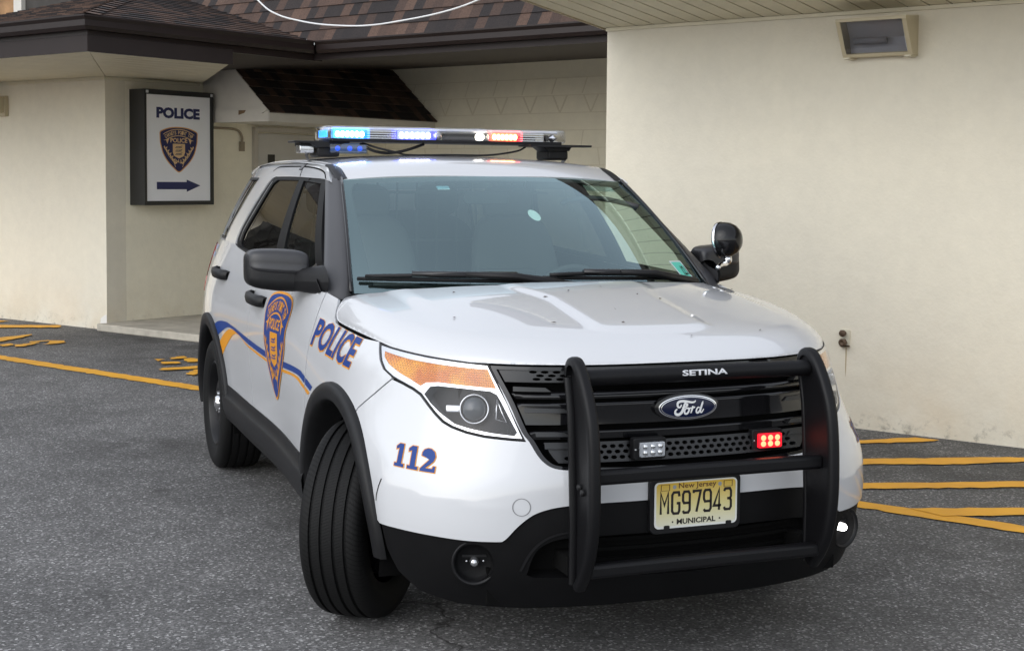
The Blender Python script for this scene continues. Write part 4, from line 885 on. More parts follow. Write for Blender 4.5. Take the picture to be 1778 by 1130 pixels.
# ------------------------------------------------------------------ mirrors and spotlight
def sell(c, r, n1, n2, T=None, m=24, k=36, fr=None):
    g = []
    pw = lambda v, e: math.copysign(abs(v) ** e, v)
    for i in range(m + 1):
        a = -pi / 2 + pi * i / m; row = []
        for j in range(k + 1):
            b = 2 * pi * j / k; p = [r[0] * pw(cos(a), n1) * pw(cos(b), n2), r[1] * pw(cos(a), n1) * pw(sin(b), n2), r[2] * pw(sin(a), n1)]
            if fr: p = fr(*p)
            row.append((c[0] + p[0], c[1] + p[1], c[2] + p[2]))
        g.append(row)
    return MB().grid(g)
for sd in (-1, 1):
    yc = sd * 1.03; zc = 1.237
    def shp(x, y, z):
        t = (y * sd) / .125; x2 = x if x > 0 else x * .55
        if z > -.02: x2 *= .93 if x > 0 else 1
        return (x2 - .035 * t - .02 * max(0, z / .085) ** 2, y, z * (1 - .10 * max(0, t)) + .006 * t)
    ho = sell((-.775, yc, zc), (.085, .127, .086), .42, .40, fr=shp).obj('wing_mirror', BLK, CAR, True)
    sell((-.768, yc, zc + .034), (.085, .122, .054), .5, .42, fr=shp).obj('mirror_cap', mat('mirror_cap_black', (.030, .030, .033), .36), ho, True)
    MB().prism(rrect(.215, .135, .04, 5, yc, zc), lambda u, v, h: (h, u, v), -.8235, -.8225).obj('mirror_glass', CHROME, ho)
    rows = []
    for t in np.linspace(0, 1, 10):
        x = -.74 * (1 - t) + -.56 * t; y = sd * (.98 * (1 - t) + .885 * t); z = 1.195 * (1 - t) + 1.205 * t; h = .040 + .022 * t; d = .06 + .055 * t
        rows.append([(x + d * cos(a) * (1 if abs(cos(a)) < .7 else .92), y, z + h * sin(a)) for a in np.linspace(0, 2 * pi, 17)])
    MB().grid(rows).obj('mirror_arm', BLK, ho, True)
    MB().grid([[(-.50, sd * .905, 1.165), (-.515, sd * .92, 1.21), (-.66, sd * .885, 1.26)], [(-.86, sd * .893, 1.18), (-.84, sd * .90, 1.215), (-.69, sd * .88, 1.268)]]).obj('mirror_base', PILLAR, ho, True)
sp = Vector((-.53, .965, 1.358)); ax = Vector((.80, .55, .10)).normalized(); rt = ax.cross(Vector((0, 0, 1))).normalized(); up = rt.cross(ax)
T = lambda x, y, h: tuple(sp + rt * x + up * y + ax * h)
spo = MB().lathe([(.0, .062), (.022, .060), (.045, .051), (.063, .035), (.075, .012), (.080, -.012), (.080, -.035), (.076, -.04)], 36, T).obj('spotlight', mat('spot_black', (.008, .008, .009), .14, spec=.35), CAR, True)
MB().lathe([(.0825, -.03), (.0835, -.036), (.0825, -.043), (.070, -.046), (0, -.047)], 36, T).obj('spotlight_rim', CHROME, spo, True)
MB().tube(cr([(-.46, .875, 1.235), (-.50, .91, 1.247), (-.535, .955, 1.248), (-.545, .972, 1.262), (-.545, .972, 1.29)], 5), [.011] * 21, 10).obj('spotlight_arm', CHROME, spo, True)
sell((-.545, .972, 1.268), (.020, .020, .024), 1, 1).obj('spotlight_joint', CHROME, spo, True)
# ------------------------------------------------------------------ wheels
TR = mat('tyre_tread', (.011, .011, .011), .68, spec=.25); n_ = TR.node_tree; L_ = n_.links.new
uvn = ND(n_, 'ShaderNodeUVMap'); sp_ = ND(n_, 'ShaderNodeSeparateXYZ'); L_(uvn.outputs[0], sp_.inputs[0])
def mth(op, a, b=None, c=None):
    x = ND(n_, 'ShaderNodeMath', operation=op)
    for i, v in enumerate((a, b, c)):
        if v is None: continue
        if hasattr(v, 'node'): L_(v, x.inputs[i])
        else: x.inputs[i].default_value = v
    return x.outputs[0]
ay = mth('ABSOLUTE', sp_.outputs[1]); sk = mth('MULTIPLY_ADD', sp_.outputs[1], .55, sp_.outputs[0]); fr1 = mth('FRACT', mth('MULTIPLY', sk, 52.)); g1 = mth('LESS_THAN', fr1, .22)
g2 = mth('LESS_THAN', mth('FRACT', mth('MULTIPLY', mth('SUBTRACT', sp_.outputs[0], mth('MULTIPLY', sp_.outputs[1], .4)), 90.)), .18)
isout = mth('GREATER_THAN', ay, .068); gg = mth('MAXIMUM', mth('MULTIPLY', g1, isout), mth('MULTIPLY', g2, mth('SUBTRACT', 1., isout)))
rpt = ND(n_, 'ShaderNodeValToRGB'); rpt.color_ramp.elements[0].color = (.006, .006, .0062, 1); rpt.color_ramp.elements[1].color = (.0015, .0015, .0015, 1); L_(gg, rpt.inputs[0]); L_(rpt.outputs[0], n_.nodes['Principled BSDF'].inputs['Base Color'])
bpn = ND(n_, 'ShaderNodeBump', Strength=1., Distance=.006, invert=True); L_(gg, bpn.inputs['Height']); L_(bpn.outputs[0], n_.nodes['Principled BSDF'].inputs['Normal'])
def wheel():
    root = empty('wheel'); root.parent = CAR
    h = .1225; P = []; 
    side = [(.232, .095), (.245, .108), (.262, .112), (.285, .1215), (.31, h), (.330, .118), (.345, .110)]
    tr = [(.3525, .102), (.3575, .092)] ; half = [(.3595, .080), (.3600, .072), (.352, .0705), (.352, .0605), (.3615, .059), (.3625, .030), (.354, .0285), (.354, .0185), (.3630, .017), (.3632, 0)]
    prof = [(r, y) for r, y in side + tr + half] + [(r, -y) for r, y in (side + tr + half)[::-1][1:]]
    n = len(prof); seg = 128; V = []; uv = []
    for k in range(seg + 1):
        a = 2 * pi * k / seg
        for r, y in prof: V.append((r * cos(a), y, r * sin(a))); uv.append((a * .363, y))
    F = [(k * n + i, k * n + i + 1, (k + 1) * n + i + 1, (k + 1) * n + i) for k in range(seg) for i in range(n - 1)]
    m = MB().add(V, F); ty = m.obj('tyre', TR, root, True, uv=uv, sharp=40)
    rim = MB().lathe([(.236, .098), (.228, .104), (.222, .098), (.218, .06), (.205, .03), (.20, -.09)], 64, lambda x, y, k: (x, k, y)).obj('rim', STEEL, root, True, sharp=45)
    d = MB()
    hole = [(.165, -.02), (.165, .02)]
    loops = [[(.215 * cos(t), .215 * sin(t)) for t in np.linspace(0, 2 * pi, 64, False)]]
    for k in range(10):
        a = 2 * pi * k / 10; loops.append([(.166 * cos(a) + .019 * cos(t) * cos(a) - .024 * sin(t) * sin(a), .166 * sin(a) + .019 * cos(t) * sin(a) + .024 * sin(t) * cos(a)) for t in np.linspace(0, 2 * pi, 14, False)])
    fd_ = lambda U: np.stack([U[:, 0], .052 + .030 * sstep(.20, .10, np.hypot(U[:, 0], U[:, 1])) - .012 * sstep(.09, .05, np.hypot(U[:, 0], U[:, 1])), U[:, 1]], 1)
    region('disc', loops, fd_, .018, STEEL, root, rim=.012, ref=(0, -1, 0))
    MB().lathe([(.045, .068), (.044, .088), (.036, .100), (.018, .108), (0, .109)], 24, lambda x, y, k: (x, k, y)).obj('hub_cap', CHROME, root, True)
    nb = MB()
    for k in range(5): a = 2 * pi * k / 5 + .3; nb.lathe([(.010, .07), (.009, .09), (0, .093)], 6, lambda x, y, q: (.057 * cos(a) + x, q, .057 * sin(a) + y))
    nb.obj('wheel_nuts', SILV, root)
    MB().lathe([(.15, -.02), (.15, .0), (.02, .0)], 32, lambda x, y, k: (x, k - .0, y)).obj('brake_disc', STEEL, root, True)
    return root
w0 = wheel()
def clone(o, parent):
    c = o.copy(); COL.objects.link(c); c.parent = parent
    for ch in list(o.children):
        if ch is not c: clone(ch, c)
    return c
ws_ = [w0] + [clone(w0, CAR) for _ in range(3)]
for w, (x, y, rz) in zip(ws_, ((0, -.853, pi - radians(37)), (0, .853, -radians(33)), (-2.865, -.853, pi), (-2.865, .853, 0))):
    w.location = (x, y, .3625); w.rotation_euler = (0, 0, rz)
# ------------------------------------------------------------------ floor pan and cabin
MB().box((-3.8, -.66, .24), (.80, .66, .36)).box((.3, -.70, .36), (.62, .70, .95)).box((-2.35, -.86, .34), (-.55, .86, .46)).obj('underbody', VOID, CAR)
MB().box((-3.6, -.84, .46), (-.45, .84, .56)).obj('cabin_floor', DASH, CAR)
rows = []
for y in np.linspace(-.80, .80, 17):
    x1 = -.47 + .27 * (1 - (abs(y) / .8) ** 2.2); rows.append([(x1, y, 1.10), (x1 - .10, y, 1.125), (-.72, y, 1.135 + .03 * math.exp(-((y - .37) / .22) ** 2)), (-.82, y, 1.10), (-.80, y, .75), (-.6, y, .6)])
MB().grid(rows).obj('dashboard', DASH, CAR, True)
T = lambda x, y, h: (-.97 + h * .92 + y * .38, .37 + x, 1.045 - h * .38 + y * .92)
wh = MB().tube([T(.19 * cos(a), .19 * sin(a), 0) for a in np.linspace(0, 2 * pi, 40, False)], .016, 8, closed=True).obj('steering_wheel', DASH, CAR, True)
MB().box((-.18, -.02, -.01), (.18, .03, .01), T).box((-.06, -.07, -.02), (.06, .06, .02), T).obj('wheel_hub', DASH, wh)
def seat(x, y, wd=.25):
    s = sell((x, y, .72), (.27, wd, .12), .4, .4).obj('seat', SEATM, CAR, True)
    sell((0, 0, 0), (.075, wd * .95, .36), .45, .5, fr=lambda a, b, c: (x - .30 + a - c * .32, y + b * (1 - .15 * max(0, c / .36)), 1.08 + c)).obj('backrest', SEATM, s, True)
    for q in ((-.16, .16) if wd > .4 else (0,)): sell((x - .46, y + q * 2, 1.50), (.05, .13, .09), .6, .6).obj('headrest', SEATM, s, True)
seat(-1.35, .38); seat(-1.35, -.38); seat(-2.35, 0, .62)
g_ = MB()
for y in np.linspace(-.66, .66, 12): g_.tube([(-1.98, y, .75), (-1.98, y * .88, 1.60)], .006, 5)
for z in (1.05, 1.3, 1.55): g_.tube([(-1.98, -.68, z), (-1.98, .68, z)], .008, 5)
g_.obj('cage_partition', mat('cage_steel', (.10, .10, .10), .5), CAR)
MB().prism(rrect(.22, .06, .02, 4, 0, 1.535), lambda u, v, h: (h, u, v), -1.08, -1.06).obj('rear_view_mirror', DASH, CAR, bevel=.004)
MB().tube(cr([(-.83, .66, 1.50), (-.95, .52, 1.535), (-1.02, .40, 1.525), (-1.03, .36, 1.505)], 5), .012, 8).obj('spotlight_handle', DASH, CAR, True)
MB().box((-.90, -.10, 1.05), (-.78, .14, 1.22)).obj('console_screen', DASH, CAR, bevel=.01)
# faded blue lettering on the rear pillar
for side in (1, -1):
    q = [o for o in bpy.data.objects if o.name.startswith('quarter_panel')][0 if side == 1 else 1]; bits = []
    for r in range(2):
        for k in range(5): bits.append(poly2([(-3.42 + .055 * k * 1 + .02 * r, 1.20 - .042 * r), (-3.385 + .055 * k + .02 * r, 1.20 - .042 * r), (-3.378 + .055 * k + .02 * r, 1.228 - .042 * r), (-3.413 + .055 * k + .02 * r, 1.228 - .042 * r)]))
    decal('faded_lettering', *merge(*bits), f_shell(side), mat('faded_blue', (.33, .37, .50), .4), q, .002)
# crumbs and leaf bits lying on the bonnet
mb = MB()
for x, w in ((.36, .63), (.22, .23), (.16, .11), (.24, -.14), (.10, -.05), (.31, -.20), (.47, -.66), (-.20, -.80), (.55, .33), (.70, -.40), (.02, .52), (.62, .10), (.45, .05), (.75, -.1)):
    z = float(hood(np.array([x]), np.array([abs(w)]))[0]); r = RNG.uniform(.004, .009); a = RNG.uniform(0, 6)
    mb.add([(x + r * 1.6 * cos(a), -w + r * 1.6 * sin(a), z + .004), (x - r * .5 * sin(a), -w + r * .5 * cos(a), z + .006), (x - r * cos(a), -w - r * sin(a), z + .003), (x + r * .5 * sin(a), -w - r * .5 * cos(a), z + .002)], [(0, 1, 2, 3)])
tag(mb.obj('leaf_crumbs', mat('crumb_brown', (.05, .03, .02), .9), None), kind='stuff')
# ------------------------------------------------------------------ the place
TH = radians(31.9); UX, UY = cos(TH), sin(TH)
def B(a, b, z=0): return (a * UX - b * UY, a * UY + b * UX, z)
# ground
asp = bpy.data.materials.new('asphalt'); asp.use_nodes = True; n_ = asp.node_tree; L_ = n_.links.new; pb_ = n_.nodes['Principled BSDF']; tc = ND(n_, 'ShaderNodeTexCoord')
def noise(sc, det=4., rough=.55): n = ND(n_, 'ShaderNodeTexNoise', Scale=sc, Detail=det, Roughness=rough); L_(tc.outputs['Object'], n.inputs['Vector']); return n.outputs['Fac']
def ramp(src, *st):
    r = ND(n_, 'ShaderNodeValToRGB'); e = r.color_ramp.elements
    while len(e) < len(st): e.new(.5)
    for q, (p, c) in zip(e, st): q.position = p; q.color = (*((c,) * 3 if not hasattr(c, '__len__') else c), 1)
    L_(src, r.inputs[0]); return r.outputs[0]
def mixc(fac, a, b, mode='MIX'):
    m = ND(n_, 'ShaderNodeMix', data_type='RGBA', blend_type=mode)
    for i, v in ((0, fac), (6, a), (7, b)):
        if hasattr(v, 'node'): L_(v, m.inputs[i])
        elif i == 0: m.inputs[0].default_value = v
        else: m.inputs[i].default_value = (*v, 1)
    return m.outputs[2]
vor = ND(n_, 'ShaderNodeTexVoronoi', Scale=110.); L_(tc.outputs['Object'], vor.inputs['Vector']); wn = ND(n_, 'ShaderNodeTexWhiteNoise'); L_(vor.outputs['Position'], wn.inputs['Vector'])
stone = ramp(wn.outputs['Value'], (0, .060), (.45, .13), (.80, .20), (.92, .34), (1, .70)); c = mixc(.33, stone, ramp(noise(260., 3.), (.35, .06), (.65, .17)))
c = mixc(1., c, ramp(noise(.55, 6., .62), (.30, .62), (.5, .95), (.70, 1.16)), 'MULTIPLY'); c = mixc(1., c, ramp(noise(3.3, 5.), (.28, .78), (.6, 1.05)), 'MULTIPLY')
# damp stains along the slab kerb, plus noisy darker patches by the right-hand wall
st_ = ND(n_, 'ShaderNodeVectorMath', operation='DISTANCE')
def blob(x, y, r0, r1):
    d = ND(n_, 'ShaderNodeVectorMath', operation='DISTANCE'); L_(tc.outputs['Object'], d.inputs[0]); d.inputs[1].default_value = (x, y, 0); m = ND(n_, 'ShaderNodeMapRange'); m.inputs[1].default_value = r0; m.inputs[2].default_value = r1; m.inputs[3].default_value = 1; m.inputs[4].default_value = 0; L_(d.outputs['Value'], m.inputs[0]); return m.outputs[0]
wn2 = ramp(noise(2.2, 6., .65), (.40, 0), (.56, 1)); s_ = None
for x, y, r0, r1 in ((-9.6, -.6, .2, 1.5), (-8.6, -.1, .2, 1.3), (-7.7, -.75, .05, .7), (-3.6, -1.25, .1, .75), (-1.6, 3.1, .3, 1.8), (.5, 2.6, .3, 2.2), (1.6, 1.2, .2, 1.5)):
    q = blob(x, y, r0, r1)
    if s_ is None: s_ = q
    else: m = ND(n_, 'ShaderNodeMath', operation='MAXIMUM'); L_(s_, m.inputs[0]); L_(q, m.inputs[1]); s_ = m.outputs[0]
m = ND(n_, 'ShaderNodeMath', operation='MULTIPLY'); L_(s_, m.inputs[0]); L_(wn2, m.inputs[1]); k = ND(n_, 'ShaderNodeMath', operation='MULTIPLY'); L_(m.outputs[0], k.inputs[0]); k.inputs[1].default_value = .62
c = mixc(k.outputs[0], c, (.028, .027, .026))
def cracks(sc, w, seedv, keep):
    dn = ND(n_, 'ShaderNodeTexNoise', Scale=sc * 2.2, Detail=5.); L_(tc.outputs['Object'], dn.inputs['Vector']); ds = ND(n_, 'ShaderNodeVectorMath', operation='SCALE'); L_(dn.outputs['Color'], ds.inputs[0]); ds.inputs['Scale'].default_value = .9 / sc
    da = ND(n_, 'ShaderNodeVectorMath', operation='ADD'); L_(tc.outputs['Object'], da.inputs[0]); L_(ds.outputs[0], da.inputs[1]); db = ND(n_, 'ShaderNodeVectorMath', operation='ADD'); L_(da.outputs[0], db.inputs[0]); db.inputs[1].default_value = (seedv, seedv * .7, 0)
    v = ND(n_, 'ShaderNodeTexVoronoi', feature='DISTANCE_TO_EDGE', Scale=sc); L_(db.outputs[0], v.inputs['Vector']); a = ramp(v.outputs['Distance'], (0, 1), (w, 0)); q = ND(n_, 'ShaderNodeMath', operation='MULTIPLY'); L_(a, q.inputs[0]); L_(ramp(noise(.45 + seedv * .1, 3.), (keep, 0), (keep + .08, 1)), q.inputs[1]); return q.outputs[0]
c = mixc(cracks(.42, .006, 1.3, .50), c, (.022, .021, .020)); c = mixc(cracks(1.3, .010, 4.1, .60), c, (.035, .034, .033))
spots = ND(n_, 'ShaderNodeTexVoronoi', Scale=.9); L_(tc.outputs['Object'], spots.inputs['Vector']); sm_ = ND(n_, 'ShaderNodeMath', operation='MULTIPLY'); L_(ramp(spots.outputs['Distance'], (.05, .55), (.13, 0)), sm_.inputs[0]); L_(ramp(noise(7., 5., .7), (.42, .2), (.6, 1)), sm_.inputs[1]); c = mixc(sm_.outputs[0], c, (.030, .029, .028)); tint = mixc(1., c, (1.0, .985, .975), 'MULTIPLY'); L_(tint, pb_.inputs['Base Color']); pb_.inputs['Roughness'].default_value = .82
bh = ND(n_, 'ShaderNodeBump', Strength=.9, Distance=.004); ah = ND(n_, 'ShaderNodeMath', operation='ADD'); L_(wn.outputs['Value'], ah.inputs[0]); L_(noise(140., 3.), ah.inputs[1]); L_(ah.outputs[0], bh.inputs['Height']); L_(bh.outputs[0], pb_.inputs['Normal'])
tag(obj('ground', [(-150, -150, 0), (150, -150, 0), (150, 150, 0), (-150, 150, 0)], [(0, 1, 2, 3)], asp), kind='structure')
# painted lines, worn at the edges
ypm = bpy.data.materials.new('road_paint'); ypm.use_nodes = True; n_ = ypm.node_tree; L_ = n_.links.new; pb_ = n_.nodes['Principled BSDF']; tc = ND(n_, 'ShaderNodeTexCoord')
L_(mixc(ramp(noise(60., 5., .7), (.66, 0), (.74, 1)), mixc(ramp(noise(5., 6.), (.35, 0), (.7, 1)), (.80, .40, .028), (.66, .32, .03)), (.10, .09, .075)), pb_.inputs['Base Color']); pb_.inputs['Roughness'].default_value = .7
bh = ND(n_, 'ShaderNodeBump', Strength=.7, Distance=.003); L_(noise(140.), bh.inputs['Height']); L_(bh.outputs[0], pb_.inputs['Normal'])
def rough(L, amp=.010, step=.06):
    out = []
    for x, y in resample(L, step): out.append((x + RNG.normal(0, amp), y + RNG.normal(0, amp)))
    return out
def paint(nm, polys, amp=.008, z=[.004]):
    mb = MB(); z[0] += .0015
    for L in polys: L = rough(L, amp); mb.add([(x, y, z[0]) for x, y in L], [tuple(range(len(L)))])
    return tag(mb.obj(nm, ypm, None, fix=False), kind='structure')
def ribbon(p0, p1, w): d = np.array(p1) - np.array(p0); d = d / np.linalg.norm(d); n = np.array([-d[1], d[0]]) * w / 2; return [tuple(np.array(p0) + n), tuple(np.array(p1) + n), tuple(np.array(p1) - n), tuple(np.array(p0) - n)]
def fixup(o):
    bm = bmesh.new(); bm.from_mesh(o.data); bmesh.ops.triangulate(bm, faces=bm.faces)
    for f in bm.faces:
        if f.normal.z < 0: f.normal_flip()
    bm.to_mesh(o.data); bm.free()
for nm, polys, am in (('painted_lines', [[(-14.0, -5.10), (-8.43, -1.985), (-5.95, -.56), (-.93, 1.985), (.6, 2.96), (3.2, 4.6), (3.3, 4.48), (.7, 2.84), (-.85, 1.875), (-5.82, -.665), (-8.28, -2.085), (-13.9, -5.21)]], .007),
    ('painted_lines', [[(-2.45, 2.35), (-2.38, 2.94), (-2.33, 3.37), (-2.20, 3.46), (-2.19, 3.31), (-2.285, 2.87), (-2.33, 2.33)], [(-1.98, 2.20), (-1.60, 3.55), (-1.30, 4.35), (-1.18, 4.33), (-1.475, 3.48), (-1.56, 2.99), (-1.86, 2.16)], [(-1.36, 1.98), (-1.04, 3.114), (-.72, 4.16), (-.60, 4.10), (-.92, 3.01), (-1.22, 1.98)]], .006),
    ('painted_lines', [[(-.70, 2.12), (-.525, 2.668), (-.10, 4.0), (.02, 3.96), (-.407, 2.566), (-.52, 2.18)]], .006),
    ('painted_lines', [[(-11.9, -3.6), (-11.183, -1.955), (-10.965, -1.33), (-10.72, -1.36), (-10.9, -1.961), (-11.6, -3.6)], [(-12.4, -3.6), (-11.704, -1.946), (-11.61, -1.857), (-11.505, -1.949), (-12.1, -3.6)]], .012),
    ('painted_letters', [[(-9.88, -1.976), (-10.118, -1.677), (-10.0, -1.681), (-9.725, -1.841), (-9.524, -1.981), (-9.6, -2.3), (-9.9, -2.3)], [(-9.257, -1.986), (-9.329, -1.873), (-9.123, -1.889), (-9.119, -1.977)], [(-9.216, -1.854), (-9.357, -1.613), (-9.079, -1.747), (-9.01, -1.859)], [(-9.441, -1.712), (-9.517, -1.526), (-9.444, -1.541), (-9.352, -1.704)], [(-9.137, -1.594), (-9.491, -1.516), (-9.431, -1.392), (-9.239, -1.409), (-9.184, -1.508)]], .012),
    ('painted_letters', [[(-7.698, -.727), (-7.669, -.634), (-7.542, -.708)], [(-7.513, -.701), (-7.468, -.559), (-7.375, -.54), (-7.319, -.631), (-7.369, -.708)], [(-7.72, -.596), (-7.845, -.466), (-7.704, -.458), (-7.637, -.59)], [(-7.605, -.488), (-7.686, -.401), (-7.536, -.353), (-7.4, -.399), (-7.418, -.481)], [(-7.067, -.754), (-7.158, -.393), (-7.036, -.401), (-6.953, -.525), (-6.939, -.76)], [(-6.682, -.593), (-6.934, -.467), (-6.916, -.408), (-6.69, -.447), (-6.572, -.559)]], .012)):
    fixup(paint(nm, polys, am))
# ---- wall materials
def wallmat(name, col, stain, block=False):
    global n_, L_, tc
    m = bpy.data.materials.new(name); m.use_nodes = True; n_ = m.node_tree; L_ = n_.links.new; pb_ = n_.nodes['Principled BSDF']; tc = ND(n_, 'ShaderNodeTexCoord')
    c = mixc(1., col, ramp(noise(.7, 5., .6), (.30, (.95, .95, .96)), (.70, (1.03, 1.025, 1.01))), 'MULTIPLY'); c = mixc(1., c, ramp(noise(9., 5., .7), (.3, .965), (.7, 1.03)), 'MULTIPLY')
    sx = ND(n_, 'ShaderNodeSeparateXYZ'); L_(tc.outputs['Object'], sx.inputs[0]); mr = ND(n_, 'ShaderNodeMapRange'); mr.inputs[1].default_value = .02; mr.inputs[2].default_value = .60; mr.inputs[3].default_value = 1; mr.inputs[4].default_value = 0; L_(sx.outputs[2], mr.inputs[0])
    mu = ND(n_, 'ShaderNodeMath', operation='MULTIPLY'); L_(mr.outputs[0], mu.inputs[0]); L_(ramp(noise(1.8, 7., .65), (.40, 0), (.62, 1)), mu.inputs[1])
    mv = ND(n_, 'ShaderNodeMath', operation='MULTIPLY'); L_(mu.outputs[0], mv.inputs[0]); mv.inputs[1].default_value = stain; c = mixc(mv.outputs[0], c, (.46, .30, .12))
    m2 = ND(n_, 'ShaderNodeMapRange'); m2.inputs[1].default_value = .0; m2.inputs[2].default_value = .16; m2.inputs[3].default_value = 1; m2.inputs[4].default_value = 0; L_(sx.outputs[2], m2.inputs[0])
    mw = ND(n_, 'ShaderNodeMath', operation='MULTIPLY'); L_(m2.outputs[0], mw.inputs[0]); L_(ramp(noise(14., 6., .7), (.54, 0), (.70, .8)), mw.inputs[1]); c = mixc(mw.outputs[0], c, (.17, .15, .12))
    vs = ND(n_, 'ShaderNodeMapping'); vs.inputs['Scale'].default_value = (5, 5, .25); L_(tc.outputs['Object'], vs.inputs[0]); nz = ND(n_, 'ShaderNodeTexNoise', Scale=1., Detail=5.); L_(vs.outputs[0], nz.inputs['Vector'])
    c = mixc(1., c, ramp(nz.outputs['Fac'], (.35, .988), (.6, 1.0)), 'MULTIPLY'); L_(c, pb_.inputs['Base Color']); pb_.inputs['Roughness'].default_value = .72; pb_.inputs['Specular IOR Level'].default_value = .3
    bh = ND(n_, 'ShaderNodeBump', Strength=.5, Distance=.004); ad = ND(n_, 'ShaderNodeMath', operation='MULTIPLY_ADD'); L_(noise(2.5, 4.), ad.inputs[0]); ad.inputs[1].default_value = 4.; L_(noise(45., 3.), ad.inputs[2]); L_(ad.outputs[0], bh.inputs['Height']); L_(bh.outputs[0], pb_.inputs['Normal']); return m
WALL = wallmat('painted_masonry', (.75, .705, .59), .22); WALL_LIFT = wallmat('masonry_lightened', (.86, .81, .66), .2); TRIMW = mat('trim_white', (.66, .63, .57), .55, var=.05, vscale=6)  # courtyard walls: same paint, lightened to make up for the weak light there
BROWN = mat('brown_aluminium', (.020, .013, .012), .36, spec=.3, var=.1); BROWN2 = mat('brown_fascia', (.026, .019, .018), .5, spec=.25, var=.08); SOF = mat('soffit_vinyl', (.68, .63, .48), .5, var=.06, vscale=4); DKS = mat('dark_soffit', (.035, .026, .022), .7)
CONC = mat('concrete', (.42, .39, .33), .85, var=.22, vscale=5, bump=.003, bscale=60)
sh = bpy.data.materials.new('shingles'); sh.use_nodes = True; n_ = sh.node_tree; L_ = n_.links.new; pb_ = n_.nodes['Principled BSDF']; uvn = ND(n_, 'ShaderNodeUVMap'); tc = ND(n_, 'ShaderNodeTexCoord'); sp_ = ND(n_, 'ShaderNodeSeparateXYZ'); L_(uvn.outputs[0], sp_.inputs[0])
row = mth('FLOOR', sp_.outputs[1]); rw = ND(n_, 'ShaderNodeTexWhiteNoise', noise_dimensions='1D'); L_(row, rw.inputs['W'])
uu = mth('ADD', mth('MULTIPLY', sp_.outputs[0], 8.5), mth('MULTIPLY', rw.outputs['Value'], 7.)); cell = mth('FLOOR', uu); cv = ND(n_, 'ShaderNodeCombineXYZ'); L_(cell, cv.inputs[0]); L_(row, cv.inputs[1]); w2 = ND(n_, 'ShaderNodeTexWhiteNoise', noise_dimensions='2D'); L_(cv.outputs[0], w2.inputs['Vector'])
c = ramp(w2.outputs['Value'], (0, (.016, .012, .012)), (.42, (.022, .016, .015)), (.5, (.050, .030, .023)), (.85, (.080, .046, .033)), (1, (.105, .062, .044))); c = mixc(1., c, ramp(noise(55., 4., .7), (.3, .65), (.7, 1.3)), 'MULTIPLY'); L_(c, pb_.inputs['Base Color']); pb_.inputs['Roughness'].default_value = .85
bh = ND(n_, 'ShaderNodeBump', Strength=.8, Distance=.006); L_(mth('ADD', w2.outputs['Value'], noise(120., 2.)), bh.inputs['Height']); L_(bh.outputs[0], pb_.inputs['Normal'])
def shingle(nm, P0, P1, Q0, Q1, parent, course=.14):
    """courses of shingles on a sloped quad: eave P0-P1, top Q0-Q1"""
    P0, P1, Q0, Q1 = map(Vector, (P0, P1, Q0, Q1)); Ls = max((Q0 - P0).length, (Q1 - P1).length) ; up = (Q0 + Q1 - P0 - P1); h = (Vector(P1 - P0).cross(up)).normalized()
    if h.z < 0: h = -h
    along = (P1 - P0).normalized(); Lq = ((Q0 - P0) - along * (Q0 - P0).dot(along)).length; n = max(2, int(Lq / course)); mb = MB(); uv = []
    for i in range(n):
        t0, t1 = i / n, (i + 1.0) / n; a0, a1, b0, b1 = P0.lerp(Q0, t0), P1.lerp(Q1, t0), P0.lerp(Q0, t1), P1.lerp(Q1, t1); V = [a0 + h * .012, a1 + h * .012, b1 + h * .002, b0 + h * .002, a0 - h * .004, a1 - h * .004]
        mb.add([tuple(v) for v in V], [(0, 1, 2, 3), (4, 5, 1, 0)])
        for v, q in zip(V, (0, 0, .99, .99, 0, 0)): uv.append(((v - P0).dot(along), i + q * .98 + .01))
    return mb.obj(nm, sh, parent, fix=False, uv=uv)
def slab(nm, pts, z0, z1, m, parent=None, bevel=0):  # plan polygon in (a,b)
    return MB().prism(pts, lambda u, v, h: B(u, v, h), z0, z1).obj(nm, m, parent, bevel=bevel)
# ---- left building
ST = empty('station_building', B(-9.309, 4.733), 'cream station with brown shingle hip roof, gabled porch and white door', 'building')
AW, BW, BB = -9.309, 4.733, 8.78
slab('front_wall', [(-12.5, BW), (AW, BW), (AW, BW + .25), (-12.5, BW + .25)], 0, 2.675, WALL, ST)
slab('entrance_wall', [(AW - .25, BW + .252), (AW, BW + .252), (AW, BB + .3), (AW - .25, BB + .3)], 0, 3.0, WALL_LIFT, ST)
bw = slab('courtyard_wall', [(AW, BB), (-1.5, BB), (-1.5, BB + .25), (AW, BB + .25)], 0, 3.0, WALL_LIFT, ST)
# raised block pattern on the courtyard wall
g = MB(); zz = [.2 * k for k in range(15)]
def groove(a0, z0, a1, z1, w=.012): d = math.hypot(a1 - a0, z1 - z0); na, nz_ = -(z1 - z0) / d * w / 2, (a1 - a0) / d * w / 2; g.prism([(a0 + na, z0 + nz_), (a1 + na, z1 + nz_), (a1 - na, z1 - nz_), (a0 - na, z0 - nz_)], lambda u, v, h: B(u, h, v), BB - .004, BB - .001)
for r, z in enumerate(zz[1:]):
    groove(-9.2, z, -1.6, z, .008)
for k in range(18):
    a = -9.0 + .43 * k; groove(a, 2.60, a + .10, 2.40, .016); groove(a + .20, 2.60, a + .10, 2.40, .016); groove(a + .05, 2.80, a - .02, 2.62, .012)
    for r in range(6): groove(a + (.2 if r % 2 else 0), 2.2 - .2 * r, a + (.2 if r % 2 else 0) + (.03 if r % 3 else -.03), 2.0 - .2 * r, .010)
g.obj('block_pattern', mat('joint_shade', (.74, .68, .53), .8), bw)
